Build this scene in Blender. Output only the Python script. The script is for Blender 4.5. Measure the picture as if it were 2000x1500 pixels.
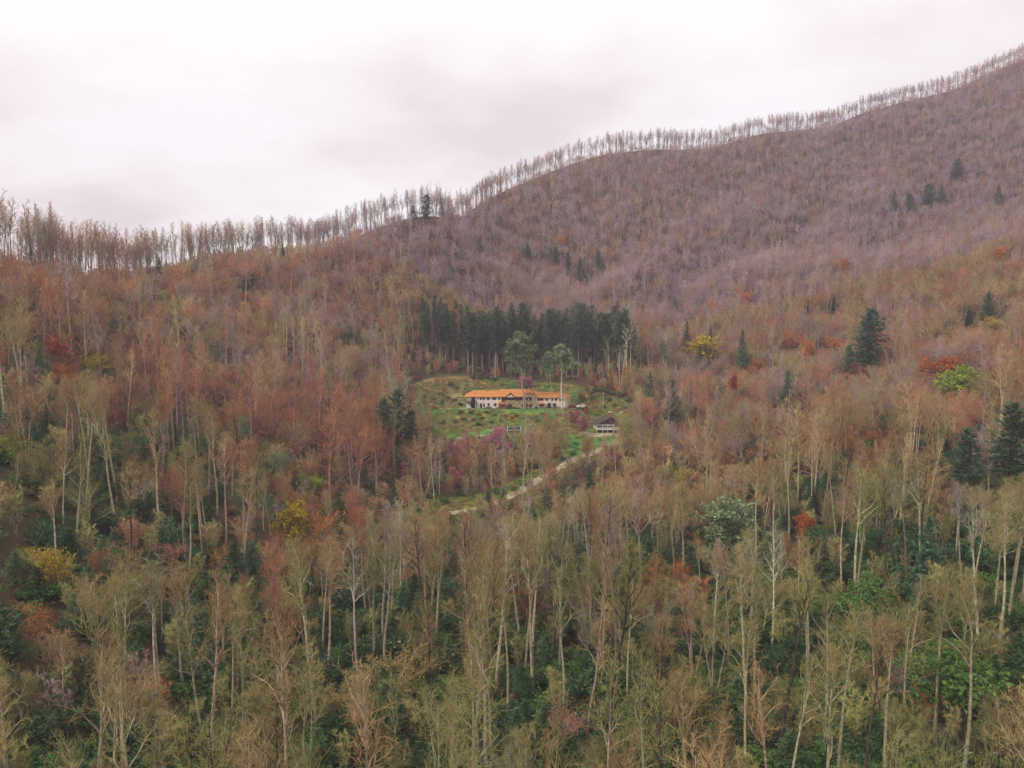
import bpy, math, random
import numpy as np
from mathutils import Vector

for o in list(bpy.data.objects): bpy.data.objects.remove(o)
SC = bpy.context.scene
COL = SC.collection
R = math.radians
random.seed(7); rng = np.random.default_rng(11)

# ------------------------------------------------------------------ camera
CAMZ = 80.0; FPX = 1570.0; PITCH = math.atan(150 / FPX)      # photo is 2000 x 1500
cam_d = bpy.data.cameras.new('camera'); cam = bpy.data.objects.new('camera', cam_d); COL.objects.link(cam)
cam.location = (0, 0, CAMZ); cam.rotation_euler = (math.pi / 2 - PITCH, 0, 0)
cam_d.sensor_width = 36; cam_d.lens = 36 * FPX / 2000; cam_d.clip_start = 0.5; cam_d.clip_end = 8000
SC.camera = cam

# ------------------------------------------------------------------ sky, sun, exposure
SUN_EL, SUN_AZ = 40, 232           # azimuth clockwise from +Y: behind the camera, to its left
w = bpy.data.worlds.new('World'); SC.world = w; w.use_nodes = True
nt = w.node_tree; nt.nodes.clear(); N = nt.nodes.new; L = nt.links.new
out = N('ShaderNodeOutputWorld'); bg = N('ShaderNodeBackground'); bg.inputs['Strength'].default_value = 0.1
sky = N('ShaderNodeTexSky'); sky.sky_type = 'NISHITA'; sky.sun_disc = False
sky.sun_elevation = R(SUN_EL); sky.sun_rotation = R(SUN_AZ)
tc = N('ShaderNodeTexCoord'); sp = N('ShaderNodeSeparateXYZ'); L(tc.outputs['Generated'], sp.inputs[0])
def mth(op, a, b=None, clamp=False):
    m = N('ShaderNodeMath'); m.operation = op; m.use_clamp = clamp
    for i, v in enumerate((a, b)):
        if v is None: continue
        if isinstance(v, (int, float)): m.inputs[i].default_value = v
        else: L(v, m.inputs[i])
    return m.outputs[0]
zz = mth('ADD', mth('ABSOLUTE', sp.outputs[2]), 0.22)
cb = N('ShaderNodeCombineXYZ'); L(mth('DIVIDE', sp.outputs[0], zz), cb.inputs[0]); L(mth('DIVIDE', sp.outputs[1], zz), cb.inputs[1])
mp = N('ShaderNodeMapping'); L(cb.outputs[0], mp.inputs[0]); mp.inputs['Location'].default_value = (2.76, 2.5, 0)
n1 = N('ShaderNodeTexNoise'); n1.inputs['Scale'].default_value = 1.15; n1.inputs['Detail'].default_value = 6; n1.inputs['Roughness'].default_value = 0.5
L(mp.outputs[0], n1.inputs['Vector'])
rp = N('ShaderNodeValToRGB'); L(n1.outputs['Fac'], rp.inputs[0])
e = rp.color_ramp.elements
e[0].position = 0.36; e[0].color = (0.77, 0.69, 0.68, 1)
e[1].position = 0.56; e[1].color = (1.0, 0.98, 0.965, 1)
k = e.new(0.47); k.color = (0.94, 0.875, 0.855, 1)
sc10 = N('ShaderNodeVectorMath'); sc10.operation = 'SCALE'; sc10.inputs['Scale'].default_value = 7.2; L(rp.outputs[0], sc10.inputs[0])
mx = N('ShaderNodeMix'); mx.data_type = 'RGBA'; mx.inputs[0].default_value = 0.95
L(sky.outputs[0], mx.inputs[6]); L(sc10.outputs[0], mx.inputs[7]); L(mx.outputs[2], bg.inputs[0]); L(bg.outputs[0], out.inputs[0])

sd = bpy.data.lights.new('sun', 'SUN'); sd.energy = 1.5; sd.angle = R(11); sd.color = (1.0, 0.90, 0.76)
sun = bpy.data.objects.new('sun', sd); COL.objects.link(sun); sun.location = (-100, -150, 400)
az, el = R(SUN_AZ), R(SUN_EL)
sdir = Vector((math.sin(az) * math.cos(el), math.cos(az) * math.cos(el), math.sin(el)))
sun.rotation_euler = sdir.to_track_quat('Z', 'Y').to_euler()

vs = SC.view_settings; vs.view_transform = 'Standard'; vs.look = 'None'; vs.exposure = 0.80; vs.gamma = 1; vs.use_curve_mapping = False
SC.cycles.max_bounces = 5; SC.cycles.use_light_tree = False; SC.cycles.diffuse_bounces = 2; SC.cycles.glossy_bounces = 2; SC.cycles.transmission_bounces = 2
SC.cycles.volume_bounces = 0; SC.cycles.transparent_max_bounces = 6
SC.cycles.use_denoising = True; SC.cycles.denoiser = 'OPENIMAGEDENOISE'; SC.cycles.denoising_input_passes = 'RGB_ALBEDO_NORMAL'; SC.cycles.denoising_prefilter = 'NONE'

# ------------------------------------------------------------------ camera geometry used to survey the site
cp_, sp_ = math.cos(PITCH), math.sin(PITCH)
def unproj(px, py, Y):
    a, b = (px - 1000) / FPX, (750 - py) / FPX
    d = np.array([a, cp_ + b * sp_, -sp_ + b * cp_])
    return np.array([0, 0, CAMZ]) + d * (Y / d[1])
def proj(P):
    P = np.asarray(P, float); x, y, z = P[..., 0], P[..., 1], P[..., 2] - CAMZ
    f = y * cp_ - z * sp_; u = y * sp_ + z * cp_
    f = np.maximum(f, 1e-3)
    return 1000 + FPX * x / f, 750 - FPX * u / f

# ------------------------------------------------------------------ terrain
ridge = [(-150,560,235),(0,532,270),(120,545,300),(235,548,345),(330,520,410),(450,505,470),(600,495,500),(700,478,495),(800,440,512),(872,405,530),
 (905,396,672),(945,383,690),(1000,362,705),(1100,335,705),(1200,308,720),(1300,293,735),(1420,290,760),(1500,265,780),(1600,247,800),(1700,215,830),
 (1800,188,855),(1900,155,880),(2000,120,910),(2150,80,950),(2350,40,1010)]
cps = [(1000,1500,118),(500,1500,110),(0,1500,100),(1500,1500,115),(2000,1500,105),(750,1500,114),
 (0,900,170),(0,720,220),(0,600,250),(300,1000,195),(300,750,280),(300,620,340),(120,700,240),
 (550,700,330),(550,850,260),(550,1000,215),(550,600,410),(400,1200,155),(700,1250,165),
 (700,620,430),(700,720,370),(700,850,300),(700,1000,245),
 (820,755,395),(850,800,372),(850,870,335),(1000,797,380),(1100,797,380),(920,797,380),(1000,850,342),(1000,900,310),(1000,990,270),(1000,1100,225),(1000,1250,170),
 (1000,742,415),(1000,680,460),(1000,620,500),(1000,590,500),(1000,440,660),(1180,848,345),(1200,885,328),(1150,735,415),
 (1250,760,400),(1250,660,470),(1250,560,550),(1250,450,630),(1250,360,695),
 (1300,930,290),(1400,860,310),(1400,750,390),(1400,620,500),(1450,540,570),(1500,450,655),(1500,350,735),(1400,1000,240),(1350,1200,175),
 (2000,330,720),(1750,430,670),(1750,320,780),(1750,650,420),(1700,730,360),(1700,800,310),(1700,900,250),(1700,1050,200),(1600,1200,165),
 (2000,600,400),(2000,720,310),(2000,850,240),(2000,1000,190),(2000,1200,145),(850,620,450),(850,520,490),(700,540,450),(930,470,520),(980,530,512),(1030,580,505),
 (850,425,640),(2000,455,520),(1850,490,515),(1700,530,510),(1550,572,505)]
pts = [unproj(*c) for c in ridge + cps]
for px_, py_, Y_, Yb in ((930,470,520,590),(980,530,512,580),(2000,455,520,600),(1850,490,515,590),(1700,530,510,585)):   # hollows behind the two spurs
    q_ = unproj(px_, py_, Yb); q_[2] -= 14; pts.append(q_)
for c in ridge:
    p = unproj(*c); pts.append(np.array([p[0] * (1 + 150 / c[2]), p[1] + 150, p[2] - 62]))
for x, y, z in [(-500,250,95),(-900,500,110),(-600,0,70),(-300,60,45),(300,60,30),(600,0,65),(560,250,95),(800,300,150),(1300,600,290),(0,-100,8),(0,-420,30),(-1200,-420,80),(1200,-420,100),
                (0,1700,60),(-700,1000,60),(-1400,1700,90),(1400,1700,140),(0,1100,110),(700,1300,190),(-1450,600,120),(1450,1000,260),(200,-50,12),(-200,-50,20)]:
    pts.append(np.array([x, y, z], float))
CPT = np.array(pts)
def tps_k(r2): return np.where(r2 > 1e-9, 0.5 * r2 * np.log(np.maximum(r2, 1e-9)), 0.0)
S = 400.0
_c = CPT[:, :2] / S; nC = len(_c)
K = tps_k(((_c[:, None] - _c[None]) ** 2).sum(-1)) + 0.004 * np.eye(nC)
A = np.zeros((nC + 3, nC + 3)); A[:nC, :nC] = K; A[:nC, nC] = 1; A[:nC, nC + 1:] = _c; A[nC, :nC] = 1; A[nC + 1:, :nC] = _c.T
_w = np.linalg.solve(A, np.concatenate([CPT[:, 2], np.zeros(3)]))
def hash2(ix, iy, seed):
    h = (ix * 374761393 + iy * 668265263 + seed * 1442695041) & 0x7fffffff
    h = ((h ^ (h >> 13)) * 1274126177) & 0x7fffffff
    return ((h ^ (h >> 16)) & 0xffff) / 65535.0
def vnoise(x, y, seed=0):
    x = np.asarray(x, float); y = np.asarray(y, float)
    ix, iy = np.floor(x).astype(np.int64), np.floor(y).astype(np.int64); fx, fy = x - ix, y - iy
    fx = fx * fx * (3 - 2 * fx); fy = fy * fy * (3 - 2 * fy)
    a, b, c, d = hash2(ix, iy, seed), hash2(ix + 1, iy, seed), hash2(ix, iy + 1, seed), hash2(ix + 1, iy + 1, seed)
    return (a * (1 - fx) + b * fx) * (1 - fy) + (c * (1 - fx) + d * fx) * fy
def sstep(a, b, x): t = np.clip((x - a) / (b - a), 0, 1); return t * t * (3 - 2 * t)
LODGE = (3.0, 384.0); CABIN = (36.5, 349.0)
_rp = np.array([unproj(*c) for c in ridge]); RA_ = np.arctan2(_rp[:, 0], _rp[:, 1]); RD_ = np.hypot(_rp[:, 0], _rp[:, 1])
def rawz(x, y):
    q = np.stack([x, y], -1) / S
    z = np.full(x.shape, _w[nC]) + q @ _w[nC + 1:]
    for i in range(nC): z += _w[i] * tps_k(((q - _c[i]) ** 2).sum(-1))
    amp = 1.5 + 7.5 * sstep(430, 540, y) * sstep(0, 170, np.interp(np.arctan2(x, y), RA_, RD_) - np.hypot(x, y)) + 1.2 * sstep(430, 600, y)
    below = np.interp(np.arctan2(x, y), RA_, RD_) - np.hypot(x, y); c1 = .78 * x - .62 * y + 30 * vnoise(x / 120, y / 120, 8)
    fold = np.abs(vnoise(c1 / 62, y / 420, 14) - .5) * 2; z += (fold - .45) * 24 * sstep(470, 560, y) * sstep(10, 120, below)
    fl = np.abs(vnoise((.8 * x + .6 * y) / 44, (y - x) / 260, 15) - .5) * 2; z += (fl - .4) * 9 * sstep(-50, -120, x) * sstep(210, 260, y) * sstep(10, 90, below)
    z += amp * (vnoise(x / 85 + 0.35 * y / 85, y / 190 - 0.2 * x / 190, 3) - 0.5) * 2 + 0.25 * amp * (vnoise(x / 31, y / 43, 5) - 0.5) * 2
    return z
def terrain(x, y):
    x = np.atleast_1d(np.asarray(x, float)); y = np.atleast_1d(np.asarray(y, float))
    z = rawz(x, y)
    for (cx, cy), hx, hy, zz_, ed in ((LODGE, 31, 11, PADZ, 9.0), (CABIN, 8, 6, CABZ, 7.0)):
        d = np.maximum(np.maximum(np.abs(x - cx) - hx, np.abs(y - cy) - hy), 0)
        f = 1 - sstep(0, ed, d); z = z * (1 - f) + zz_ * f
    return z
PADZ = CABZ = 0.0
PADZ = float(unproj(1010, 797, 376)[2]); CABZ = float(unproj(1175, 846, 344)[2])
def tz(x, y): return float(terrain(x, y)[0])
_T = np.concatenate([np.arange(70, 500, 1.0), np.arange(500, 1000, 2.0)])
def ground_at(px, py):
    """the first point of the ground seen along this line of sight"""
    P = np.array([unproj(px, py, t) for t in _T]); g = terrain(P[:, 0], P[:, 1])
    hit = np.nonzero(g >= P[:, 2])[0]
    i = hit[0] if len(hit) else len(P) - 1
    return np.array([P[i, 0], P[i, 1], g[i]])
def top_at(px, py, h):
    """where a tree of height h stands whose top is seen along this line of sight"""
    P = np.array([unproj(px, py, t) for t in _T]); g = terrain(P[:, 0], P[:, 1]) + h
    hit = np.nonzero(g >= P[:, 2])[0]
    i = hit[0] if len(hit) else len(P) - 1
    return np.array([P[i, 0], P[i, 1], g[i] - h])

# ------------------------------------------------------------------ materials
def mat(name, col, rough=0.9, var=0.25, scale=0.6, col2=None, obj_rand=0.0, island=0.0, bump=0.0, transl=0.0, spec=0.2, hue=None):
    m = bpy.data.materials.new(name); m.use_nodes = True; t = m.node_tree; b = t.nodes['Principled BSDF']
    b.inputs['Roughness'].default_value = rough; b.inputs['Specular IOR Level'].default_value = spec
    nn = t.nodes.new; ln = t.links.new
    g = nn('ShaderNodeTexCoord'); no = nn('ShaderNodeTexNoise'); no.inputs['Scale'].default_value = scale; no.inputs['Detail'].default_value = 4
    geo = nn('ShaderNodeNewGeometry'); ln(geo.outputs['Position'], no.inputs['Vector'])
    mixc = nn('ShaderNodeMix'); mixc.data_type = 'RGBA'
    c2 = col2 or tuple(max(0, c * (1 - var * 1.6)) for c in col)
    mixc.inputs[6].default_value = (*c2, 1); mixc.inputs[7].default_value = (*[min(1, c * (1 + var * 0.6)) for c in col], 1) if col2 is None else (*col, 1)
    rm = nn('ShaderNodeMapRange'); rm.inputs[1].default_value = 0.32; rm.inputs[2].default_value = 0.68; ln(no.outputs['Fac'], rm.inputs[0]); ln(rm.outputs[0], mixc.inputs[0])
    c = mixc.outputs[2]
    if obj_rand or island:
        hs = nn('ShaderNodeHueSaturation'); ln(c, hs.inputs['Color'])
        src = None
        if obj_rand:
            oi = nn('ShaderNodeObjectInfo'); a = nn('ShaderNodeMapRange'); ln(oi.outputs['Random'], a.inputs[0])
            a.inputs[3].default_value = 1 - obj_rand; a.inputs[4].default_value = 1 + obj_rand; src = a.outputs[0]
            a2 = nn('ShaderNodeMapRange'); wn = nn('ShaderNodeMath'); wn.operation = 'FRACT'; mu = nn('ShaderNodeMath'); mu.operation = 'MULTIPLY'; mu.inputs[1].default_value = 17.3
            ln(oi.outputs['Random'], mu.inputs[0]); ln(mu.outputs[0], wn.inputs[0]); ln(wn.outputs[0], a2.inputs[0])
            hj = hue if hue is not None else 0.035 * obj_rand / 0.3; a2.inputs[3].default_value = 0.5 - hj; a2.inputs[4].default_value = 0.5 + hj; ln(a2.outputs[0], hs.inputs['Hue'])
        if island:
            a = nn('ShaderNodeMapRange'); ln(geo.outputs['Random Per Island'], a.inputs[0]); a.inputs[3].default_value = 1 - island; a.inputs[4].default_value = 1 + island
            if src is None: src = a.outputs[0]
            else:
                q = nn('ShaderNodeMath'); q.operation = 'MULTIPLY'; ln(src, q.inputs[0]); ln(a.outputs[0], q.inputs[1]); src = q.outputs[0]
        ln(src, hs.inputs['Value']); c = hs.outputs[0]
    ln(c, b.inputs['Base Color'])
    if bump:
        bp = nn('ShaderNodeBump'); bp.inputs['Strength'].default_value = bump; ln(no.outputs['Fac'], bp.inputs['Height']); ln(bp.outputs[0], b.inputs['Normal'])
    if transl:
        tr = nn('ShaderNodeBsdfTranslucent'); ln(c, tr.inputs[0]); ms = nn('ShaderNodeMixShader'); ms.inputs[0].default_value = transl
        o = t.nodes['Material Output']; ln(b.outputs[0], ms.inputs[1]); ln(tr.outputs[0], ms.inputs[2]); ln(ms.outputs[0], o.inputs[0])
    return m
M = {}
# bark / twig colours of the four common looks of the wood; mauve paints in distant haze
TW = {'olive': (0.37, 0.325, 0.12), 'tan': (0.47, 0.31, 0.145), 'russet': (0.46, 0.19, 0.095), 'grey': (0.40, 0.295, 0.25), 'mauve': (0.45, 0.32, 0.35), 'pale': (0.46, 0.43, 0.28)}
TR = {'olive': (0.38, 0.34, 0.22), 'tan': (0.46, 0.36, 0.25), 'russet': (0.33, 0.21, 0.16), 'grey': (0.34, 0.28, 0.25), 'mauve': (0.36, 0.27, 0.27), 'pale': (0.55, 0.51, 0.40), 'dark': (0.075, 0.055, 0.045)}
for k_, c_ in TW.items(): M['tw_' + k_] = mat('twig_' + k_, c_, 0.9, 0.2, 0.35, obj_rand=0.24, island=0.25, hue=.012)
for k_, c_ in TW.items(): M['tn_' + k_] = mat('near_twig_' + k_, tuple(v * .80 for v in c_), 0.9, 0.2, 0.35, obj_rand=0.24, island=0.35, hue=.012)  # darker copy of the twig colours, used on the nearest trees
for k_, c_ in TR.items(): M['tr_' + k_] = mat('bark_' + k_, c_, 0.9, 0.3, 1.6, obj_rand=0.25, bump=0.3)
LF = {'red': (0.42, 0.075, 0.035), 'orange': (0.60, 0.19, 0.035), 'yellow': (0.52, 0.39, 0.03), 'lime': (0.34, 0.43, 0.06), 'sage': (0.25, 0.33, 0.165), 'pink': (0.62, 0.26, 0.32),
      'rose': (0.52, 0.24, 0.20), 'hedge': (0.068, 0.140, 0.042), 'green': (0.13, 0.25, 0.06), 'dry': (0.34, 0.26, 0.10), 'straw': (0.42, 0.34, 0.15), 'rust': (0.34, 0.13, 0.045)}
for k_, c_ in LF.items(): M['lf_' + k_] = mat('leaf_' + k_, c_, 0.8, 0.3, 0.5, hue=.008, obj_rand=0.2, island=0.35, transl=0.25)
CF = {'deep': (0.070, 0.140, 0.056), 'blue': (0.080, 0.175, 0.094), 'soft': (0.14, 0.22, 0.09)}
for k_, c_ in CF.items(): M['cf_' + k_] = mat('needle_' + k_, c_, 0.75, 0.3, 0.4, obj_rand=0.2, island=0.4, transl=0.12)
M['stucco'] = mat('stucco_cream', (0.80, 0.70, 0.63), 0.9, 0.1, 0.5)
M['stone'] = mat('fieldstone', (0.46, 0.36, 0.22), 0.9, 0.5, 1.6, bump=0.4)
M['brick'] = mat('red_brick', (0.36, 0.16, 0.10), 0.9, 0.3, 2.0)
M['roof'] = mat('orange_tile', (0.60, 0.245, 0.075), 0.8, 0.18, 0.9, bump=0.3)
M['roofd'] = mat('tile_dark', (0.46, 0.15, 0.06), 0.8, 0.2, 0.9)
M['wood'] = mat('dark_timber', (0.055, 0.032, 0.024), 0.8, 0.3, 1.0)
M['brown'] = mat('brown_siding', (0.13, 0.085, 0.062), 0.85, 0.25, 1.2)
M['shing'] = mat('dark_shingle', (0.10, 0.078, 0.066), 0.85, 0.3, 1.5)
M['white'] = mat('white_paint', (0.80, 0.77, 0.74), 0.6, 0.06, 0.8)
M['glass'] = mat('window_glass', (0.025, 0.03, 0.035), 0.12, 0.1, 0.5, spec=0.5)
M['carw'] = mat('car_paint_white', (0.75, 0.74, 0.72), 0.3, 0.04, 1, spec=0.5)
M['carr'] = mat('car_paint_red', (0.25, 0.035, 0.03), 0.3, 0.08, 1, spec=0.5)
M['rubber'] = mat('tyre_rubber', (0.02, 0.02, 0.02), 0.9, 0.1, 1)
M['gravel'] = mat('gravel', (0.46, 0.39, 0.26), 0.95, 0.3, 0.5, bump=0.2)
M['track'] = mat('forest_track', (0.20, 0.15, 0.13), 0.95, 0.3, 0.4)
M['dirt'] = mat('orange_earth', (0.50, 0.28, 0.14), 0.95, 0.3, 0.3)
M['panel'] = mat('dark_panel', (0.05, 0.05, 0.055), 0.4, 0.2, 1)
M['log'] = mat('dead_log', (0.55, 0.49, 0.38), 0.9, 0.2, 1)

# ------------------------------------------------------------------ mesh helpers
def mesh_np(name, V, F4=None, F3=None, m=None, smooth=False):
    me = bpy.data.meshes.new(name); V = np.asarray(V, np.float32)
    F4 = np.zeros((0, 4), np.int32) if F4 is None else np.asarray(F4, np.int32); F3 = np.zeros((0, 3), np.int32) if F3 is None else np.asarray(F3, np.int32)
    me.vertices.add(len(V)); me.vertices.foreach_set('co', V.ravel())
    nl = F4.size + F3.size; me.loops.add(nl); me.loops.foreach_set('vertex_index', np.concatenate([F4.ravel(), F3.ravel()]))
    n = len(F4) + len(F3); me.polygons.add(n)
    st = np.concatenate([np.arange(len(F4)) * 4, F4.size + np.arange(len(F3)) * 3]).astype(np.int32)
    me.polygons.foreach_set('loop_start', st)
    if smooth: me.polygons.foreach_set('use_smooth', np.ones(n, bool))
    me.update(calc_edges=True); me.validate()
    if m: me.materials.append(m)
    return me
def link(name, data, parent=None, loc=None, rot=None, scale=None):
    o = bpy.data.objects.new(name, data); COL.objects.link(o)
    if parent is not None: o.parent = parent
    if loc is not None: o.location = [float(v) for v in loc]
    if rot is not None: o.rotation_euler = rot
    if scale is not None: o.scale = (scale,) * 3 if isinstance(scale, (int, float, np.floating)) else scale
    return o
LABELS = {}
def tag(o, label=None, cat=None, group=None, kind=None):
    if label: o['label'] = label
    if cat: o['category'] = cat
    if group: o['group'] = group
    if kind: o['kind'] = kind
    return o
class MB:
    def __init__(s): s.v, s.f = [], []
    def add(s, v, f):
        n = len(s.v); s.v += [tuple(p) for p in v]; s.f += [tuple(i + n for i in q) for q in f]; return s
    def box(s, x0, x1, y0, y1, z0, z1):
        return s.add([(x0,y0,z0),(x1,y0,z0),(x1,y1,z0),(x0,y1,z0),(x0,y0,z1),(x1,y0,z1),(x1,y1,z1),(x0,y1,z1)],
                     [(0,3,2,1),(4,5,6,7),(0,1,5,4),(1,2,6,5),(2,3,7,6),(3,0,4,7)])
    def bar(s, a, b, r, n=6):
        a, b = Vector(a), Vector(b); d = (b - a).normalized(); u = d.orthogonal().normalized(); v = d.cross(u)
        P = [a + (u * math.cos(t) + v * math.sin(t)) * r for t in [2 * math.pi * i / n for i in range(n)]]
        Q = [p + (b - a) for p in P]
        return s.add(P + Q, [(i, (i + 1) % n, n + (i + 1) % n, n + i) for i in range(n)] + [tuple(range(n))[::-1], tuple(range(n, 2 * n))])
    def prism(s, poly, y0, y1):          # poly in x,z extruded along y
        n = len(poly); return s.add([(x, y0, z) for x, z in poly] + [(x, y1, z) for x, z in poly],
            [tuple(range(n)), tuple(range(2 * n - 1, n - 1, -1))] + [(i, n + i, n + (i + 1) % n, (i + 1) % n) for i in range(n)])
    def prismx(s, poly, x0, x1):         # poly in y,z extruded along x
        n = len(poly); return s.add([(x0, y, z) for y, z in poly] + [(x1, y, z) for y, z in poly],
            [tuple(range(n))[::-1], tuple(range(n, 2 * n))] + [(i, (i + 1) % n, n + (i + 1) % n, n + i) for i in range(n)])
    def hip(s, x0, x1, y0, y1, z0, z1, hl, hr, t=0.25):   # hipped roof, hip runs hl / hr at each end, fascia t
        ym = (y0 + y1) / 2
        v = [(x0,y0,z0),(x1,y0,z0),(x1,y1,z0),(x0,y1,z0),(x0,y0,z0+t),(x1,y0,z0+t),(x1,y1,z0+t),(x0,y1,z0+t),(x0+hl,ym,z1),(x1-hr,ym,z1)]
        return s.add(v, [(0,3,2,1),(0,1,5,4),(1,2,6,5),(2,3,7,6),(3,0,4,7),(4,5,9,8),(6,7,8,9),(5,6,9),(7,4,8)])
    def build(s, name, m, parent=None, **kw):
        me = bpy.data.meshes.new(name); me.from_pydata(s.v, [], s.f); me.update(); me.materials.append(m)
        return link(name, me, parent, **kw)

# ------------------------------------------------------------------ ground sheet
def lines(segs):
    a = []
    for s0, s1, st in segs: a += list(np.arange(s0, s1, st))
    return np.array(a + [segs[-1][1]], float)
xs = lines([(-1500, -620, 40), (-620, -90, 6), (-90, 130, 2.5), (130, 760, 6), (760, 1500, 37)])
ys = lines([(-450, 50, 25), (50, 260, 5), (260, 440, 2.5), (440, 1000, 7), (1000, 1750, 30)])
GX, GY = np.meshgrid(xs, ys); GZ = terrain(GX.ravel(), GY.ravel()).reshape(GX.shape)
nx, ny = len(xs), len(ys)
idx = np.arange(nx * ny).reshape(ny, nx)
F = np.stack([idx[:-1, :-1], idx[:-1, 1:], idx[1:, 1:], idx[1:, :-1]], -1).reshape(-1, 4)
gv = np.stack([GX.ravel(), GY.ravel(), GZ.ravel()], -1)
gme = mesh_np('ground', gv, F, smooth=True)
ppx, ppy = proj(gv)
def inpoly(px, py, poly):
    c = np.zeros(np.shape(px), bool); n = len(poly)
    for i in range(n):
        x0, y0 = poly[i]; x1, y1 = poly[i - 1]
        c ^= ((y0 > py) != (y1 > py)) & (px < (x1 - x0) * (py - y0) / (y1 - y0 + 1e-9) + x0)
    return c
# the mown and rough-grass clearing round the lodge, as points on the ground
def gpoly(P): return [tuple(ground_at(*p)[:2]) for p in P]
CLEAR = gpoly([(812,800),(815,748),(860,735),(960,738),(1115,752),(1140,775),(1240,790),(1235,830),(1218,875),(1160,895),(1110,915),(1050,950),(960,990),(830,1000),(830,975),(950,968),(1040,925),(1105,890),(1105,868),(1040,868),(960,865),(870,862),(830,840)])
LAWN = gpoly([(815,795),(880,797),(1130,797),(1130,815),(1000,806),(880,802),(820,806)])
LAWN2 = gpoly([(1110,852),(1150,850),(1210,850),(1205,872),(1140,892),(1105,890)])
LAWN3 = gpoly([(860,850),(960,838),(1030,840),(1030,856),(950,856),(860,864)])
BANK = gpoly([(812,800),(815,752),(860,740),(905,750),(900,795)])
def soft(poly, x, y, r=2.5):
    s = np.zeros(x.shape)
    for dx, dy in ((0,0),(r,0),(-r,0),(0,r),(0,-r)): s += inpoly(x + dx, y + dy, poly)
    return s / 5
gx, gy = gv[:, 0], gv[:, 1]
near = (np.abs(gx) < 130) & (gy > 240) & (gy < 450)
clear = np.zeros(len(gv)); lawn = np.zeros(len(gv)); bank = np.zeros(len(gv))
clear[near] = soft(CLEAR, gx[near], gy[near]); bank[near] = soft(BANK, gx[near], gy[near])
lawn[near] = np.clip(soft(LAWN, gx[near], gy[near], 1.5) + soft(LAWN2, gx[near], gy[near], 1.5) + soft(LAWN3, gx[near], gy[near], 1.5), 0, 1)
green = sstep(0.32, 0.60, vnoise(gx / 34, gy / 34, 21)) * sstep(330, 200, gy)
for nm, arr in (('clear', clear), ('lawn', lawn), ('bank', bank), ('green', green)):
    at = gme.attributes.new(nm, 'FLOAT', 'POINT'); at.data.foreach_set('value', arr.astype(np.float32))
gm = bpy.data.materials.new('forest_floor'); gm.use_nodes = True; t = gm.node_tree; b = t.nodes['Principled BSDF']; b.inputs['Roughness'].default_value = 1; b.inputs['Specular IOR Level'].default_value = 0.05
def gnoise(sc, lo, hi):
    no = t.nodes.new('ShaderNodeTexNoise'); no.inputs['Scale'].default_value = sc; no.inputs['Detail'].default_value = 6
    g = t.nodes.new('ShaderNodeNewGeometry'); t.links.new(g.outputs['Position'], no.inputs['Vector'])
    r = t.nodes.new('ShaderNodeMapRange'); r.inputs[1].default_value = lo; r.inputs[2].default_value = hi; t.links.new(no.outputs['Fac'], r.inputs[0]); return r.outputs[0]
def gmix(f, a, c):
    m = t.nodes.new('ShaderNodeMix'); m.data_type = 'RGBA'
    if isinstance(f, str):
        q = t.nodes.new('ShaderNodeAttribute'); q.attribute_name = f; f = q.outputs['Fac']
    t.links.new(f, m.inputs[0])
    for i, v in ((6, a), (7, c)):
        if isinstance(v, tuple): m.inputs[i].default_value = (*v, 1)
        else: t.links.new(v, m.inputs[i])
    return m.outputs[2]
litter = gmix(gnoise(0.15, .35, .65), (0.055, 0.036, 0.023), (0.12, 0.075, 0.042))
litter = gmix(gnoise(1.4, .4, .7), litter, (0.085, 0.06, 0.032))
rough = gmix(gnoise(0.2, .40, .64), (0.09, 0.18, 0.05), (0.42, 0.30, 0.07))
rough = gmix(gnoise(0.9, .5, .75), rough, (0.09, 0.19, 0.055))
grass = gmix(gnoise(0.25, .35, .65), (0.06, 0.19, 0.05), (0.13, 0.27, 0.07))
straw = gmix(gnoise(0.35, .4, .62), (0.36, 0.30, 0.12), (0.14, 0.16, 0.06))
c_ = gmix('green', litter, (0.045, 0.085, 0.03)); c_ = gmix('clear', c_, rough); c_ = gmix('bank', c_, straw); c_ = gmix('lawn', c_, grass)
t.links.new(c_, b.inputs['Base Color'])
gme.materials.append(gm)
tag(link('ground', gme), kind='structure', label='leaf-littered forest floor with a grassy clearing round the lodge')

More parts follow.
